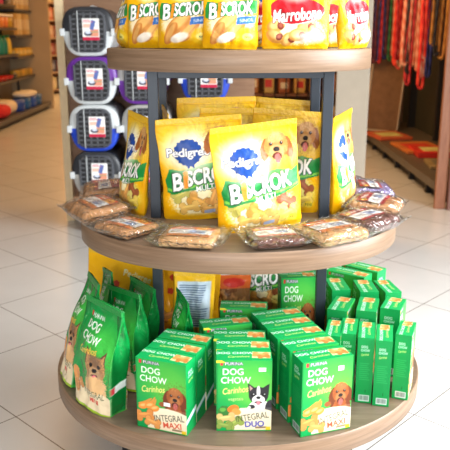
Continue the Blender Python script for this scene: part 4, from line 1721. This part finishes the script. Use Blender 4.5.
for k, c in enumerate([(226, 196, 110), (230, 150, 90), (240, 226, 206), (200, 60, 40), (16, 128, 104), (20, 134, 110), (16, 120, 98), (226, 186, 60)]):
    turned(-3.26, 9.70 + k * .19, .95, [(r * 1.15, z * 1.15) for r, z in BOT], c, ORD[k] + ' bottle from the left edge on the third shelf down', 'bottle', 'shampoo_bottle', 'bottles on the third left shelf', cap=(30, 120, 60))
for k in range(8):
    carton_small(-3.30, 11.37 + k * .12, .90, .10, .16, .12, [(206, 160, 40), (186, 150, 46)][k % 2], ORD[k] + ' low yellow packet from the near end of the far bay', 'yellow packets on the third shelf')
for k in range(6):
    turned(-3.30, 11.40 + k * .155, .58, [(.07, 0), (.075, .005), (.075, .10), (.07, .105)], [(170, 136, 52), (150, 120, 50), (196, 150, 60)][k % 3], ORD[k] + ' olive-gold food can from the near end of its row', 'can', 'food_can', 'food cans on the fourth shelf')
for k, c in enumerate([(226, 220, 210), (40, 66, 160), (36, 60, 150), (206, 40, 36), (210, 44, 40), (200, 36, 32), (60, 60, 66)]):
    turned(-3.27, 9.66 + k * .235, .58, BOWL, c, ['white', 'blue', 'deep blue', 'bright red', 'red', 'scarlet', 'dark grey'][k] + ' pet bowl on the fourth shelf at the left edge', 'bowl', 'pet_bowl', 'pet bowls on the fourth shelf')
# deck
for k, c in enumerate([(36, 70, 150), (30, 90, 150), (40, 84, 170), (50, 96, 150)]):
    turned(-3.14, 10.80 + k * .34, .12, [(r * 1.5, z * 1.05) for r, z in TUB], c, ORD[k] + ' blue bucket from the near end on the bottom deck, left shelving', 'bucket', 'blue_bucket', 'blue buckets on the deck')


def cushion(x, y, z, a, b_, h, c, lab, nm='pet_cushion', cat='cushion'):
    vs_ = []
    n, m_ = 24, 12
    for j in range(m_ + 1):
        ph = -PI / 2 + PI * j / m_
        for i in range(n):
            th = 2 * PI * i / n
            f = lambda q, ex: abs(q) ** ex * (1 if q > 0 else -1)
            vs_.append((a * f(math.cos(ph), .5) * f(math.cos(th), .6), b_ * f(math.cos(ph), .5) * f(math.sin(th), .6), h / 2 + h / 2 * f(math.sin(ph), .9)))
    o = mk(nm, vs_, grid_faces(m_ + 1, n, 0, True), mat('cloth_%d_%d_%d' % c, c, .8, bump=.3, bscale=30, var=.08), None, smooth=True)
    o.location = (x, y, z + .001)
    return tag(o, lab, cat)


cushion(-3.18, 9.40, .12, .16, .22, .17, (40, 70, 170), 'blue pet cushion on the bottom deck at the far left edge')
cushion(-3.16, 9.92, .12, .17, .25, .18, (206, 34, 36), 'red pet cushion on the bottom deck')
cushion(-3.22, 10.42, .12, .18, .22, .20, (226, 206, 176), 'cream pet cushion behind the red one')
o = cushion(-3.14, 11.31, .292, .15, .34, .09, (226, 214, 196), 'long cream cushion lying across the blue buckets')

# distant gondola in the gap
dg_ = thing('distant_shelving', 'far shelving of pink and cream packets in the gap left of the carriers', 'shelving')
b = MB()
for zz in (.1, .45, .80, 1.15, 1.5, 1.85):
    b.box(-4.25, -3.15, 15.2, 15.6, zz - .03, zz)
b.build('shelves', mat('pale_far_shelf', (206, 176, 150), .5, var=.05, bscale=6), dg_)
b = MB()
b.box(-4.3, -3.15, 15.6, 15.64, 0, 2.4)
b.build('back_board', wood_mat('brown_far_board', (136, 84, 50), (166, 110, 70), 3, 3, 12, .6), dg_)
fc = [(240, 214, 176), (236, 200, 160), (214, 140, 116), (206, 170, 150), (150, 84, 80), (96, 96, 120)]
for r_, zz in enumerate((.1, .45, .80, 1.15, 1.5, 1.85)):
    for k in range(6):
        t = carton_small(-4.12 + k * .17, 15.32, zz, .18, .14, .24, fc[(5 - r_ + (k % 2)) % 6], ORD[k] + ' packet from the left on the ' + ORD[r_] + ' board up of the far shelving', 'packets on the far shelving')
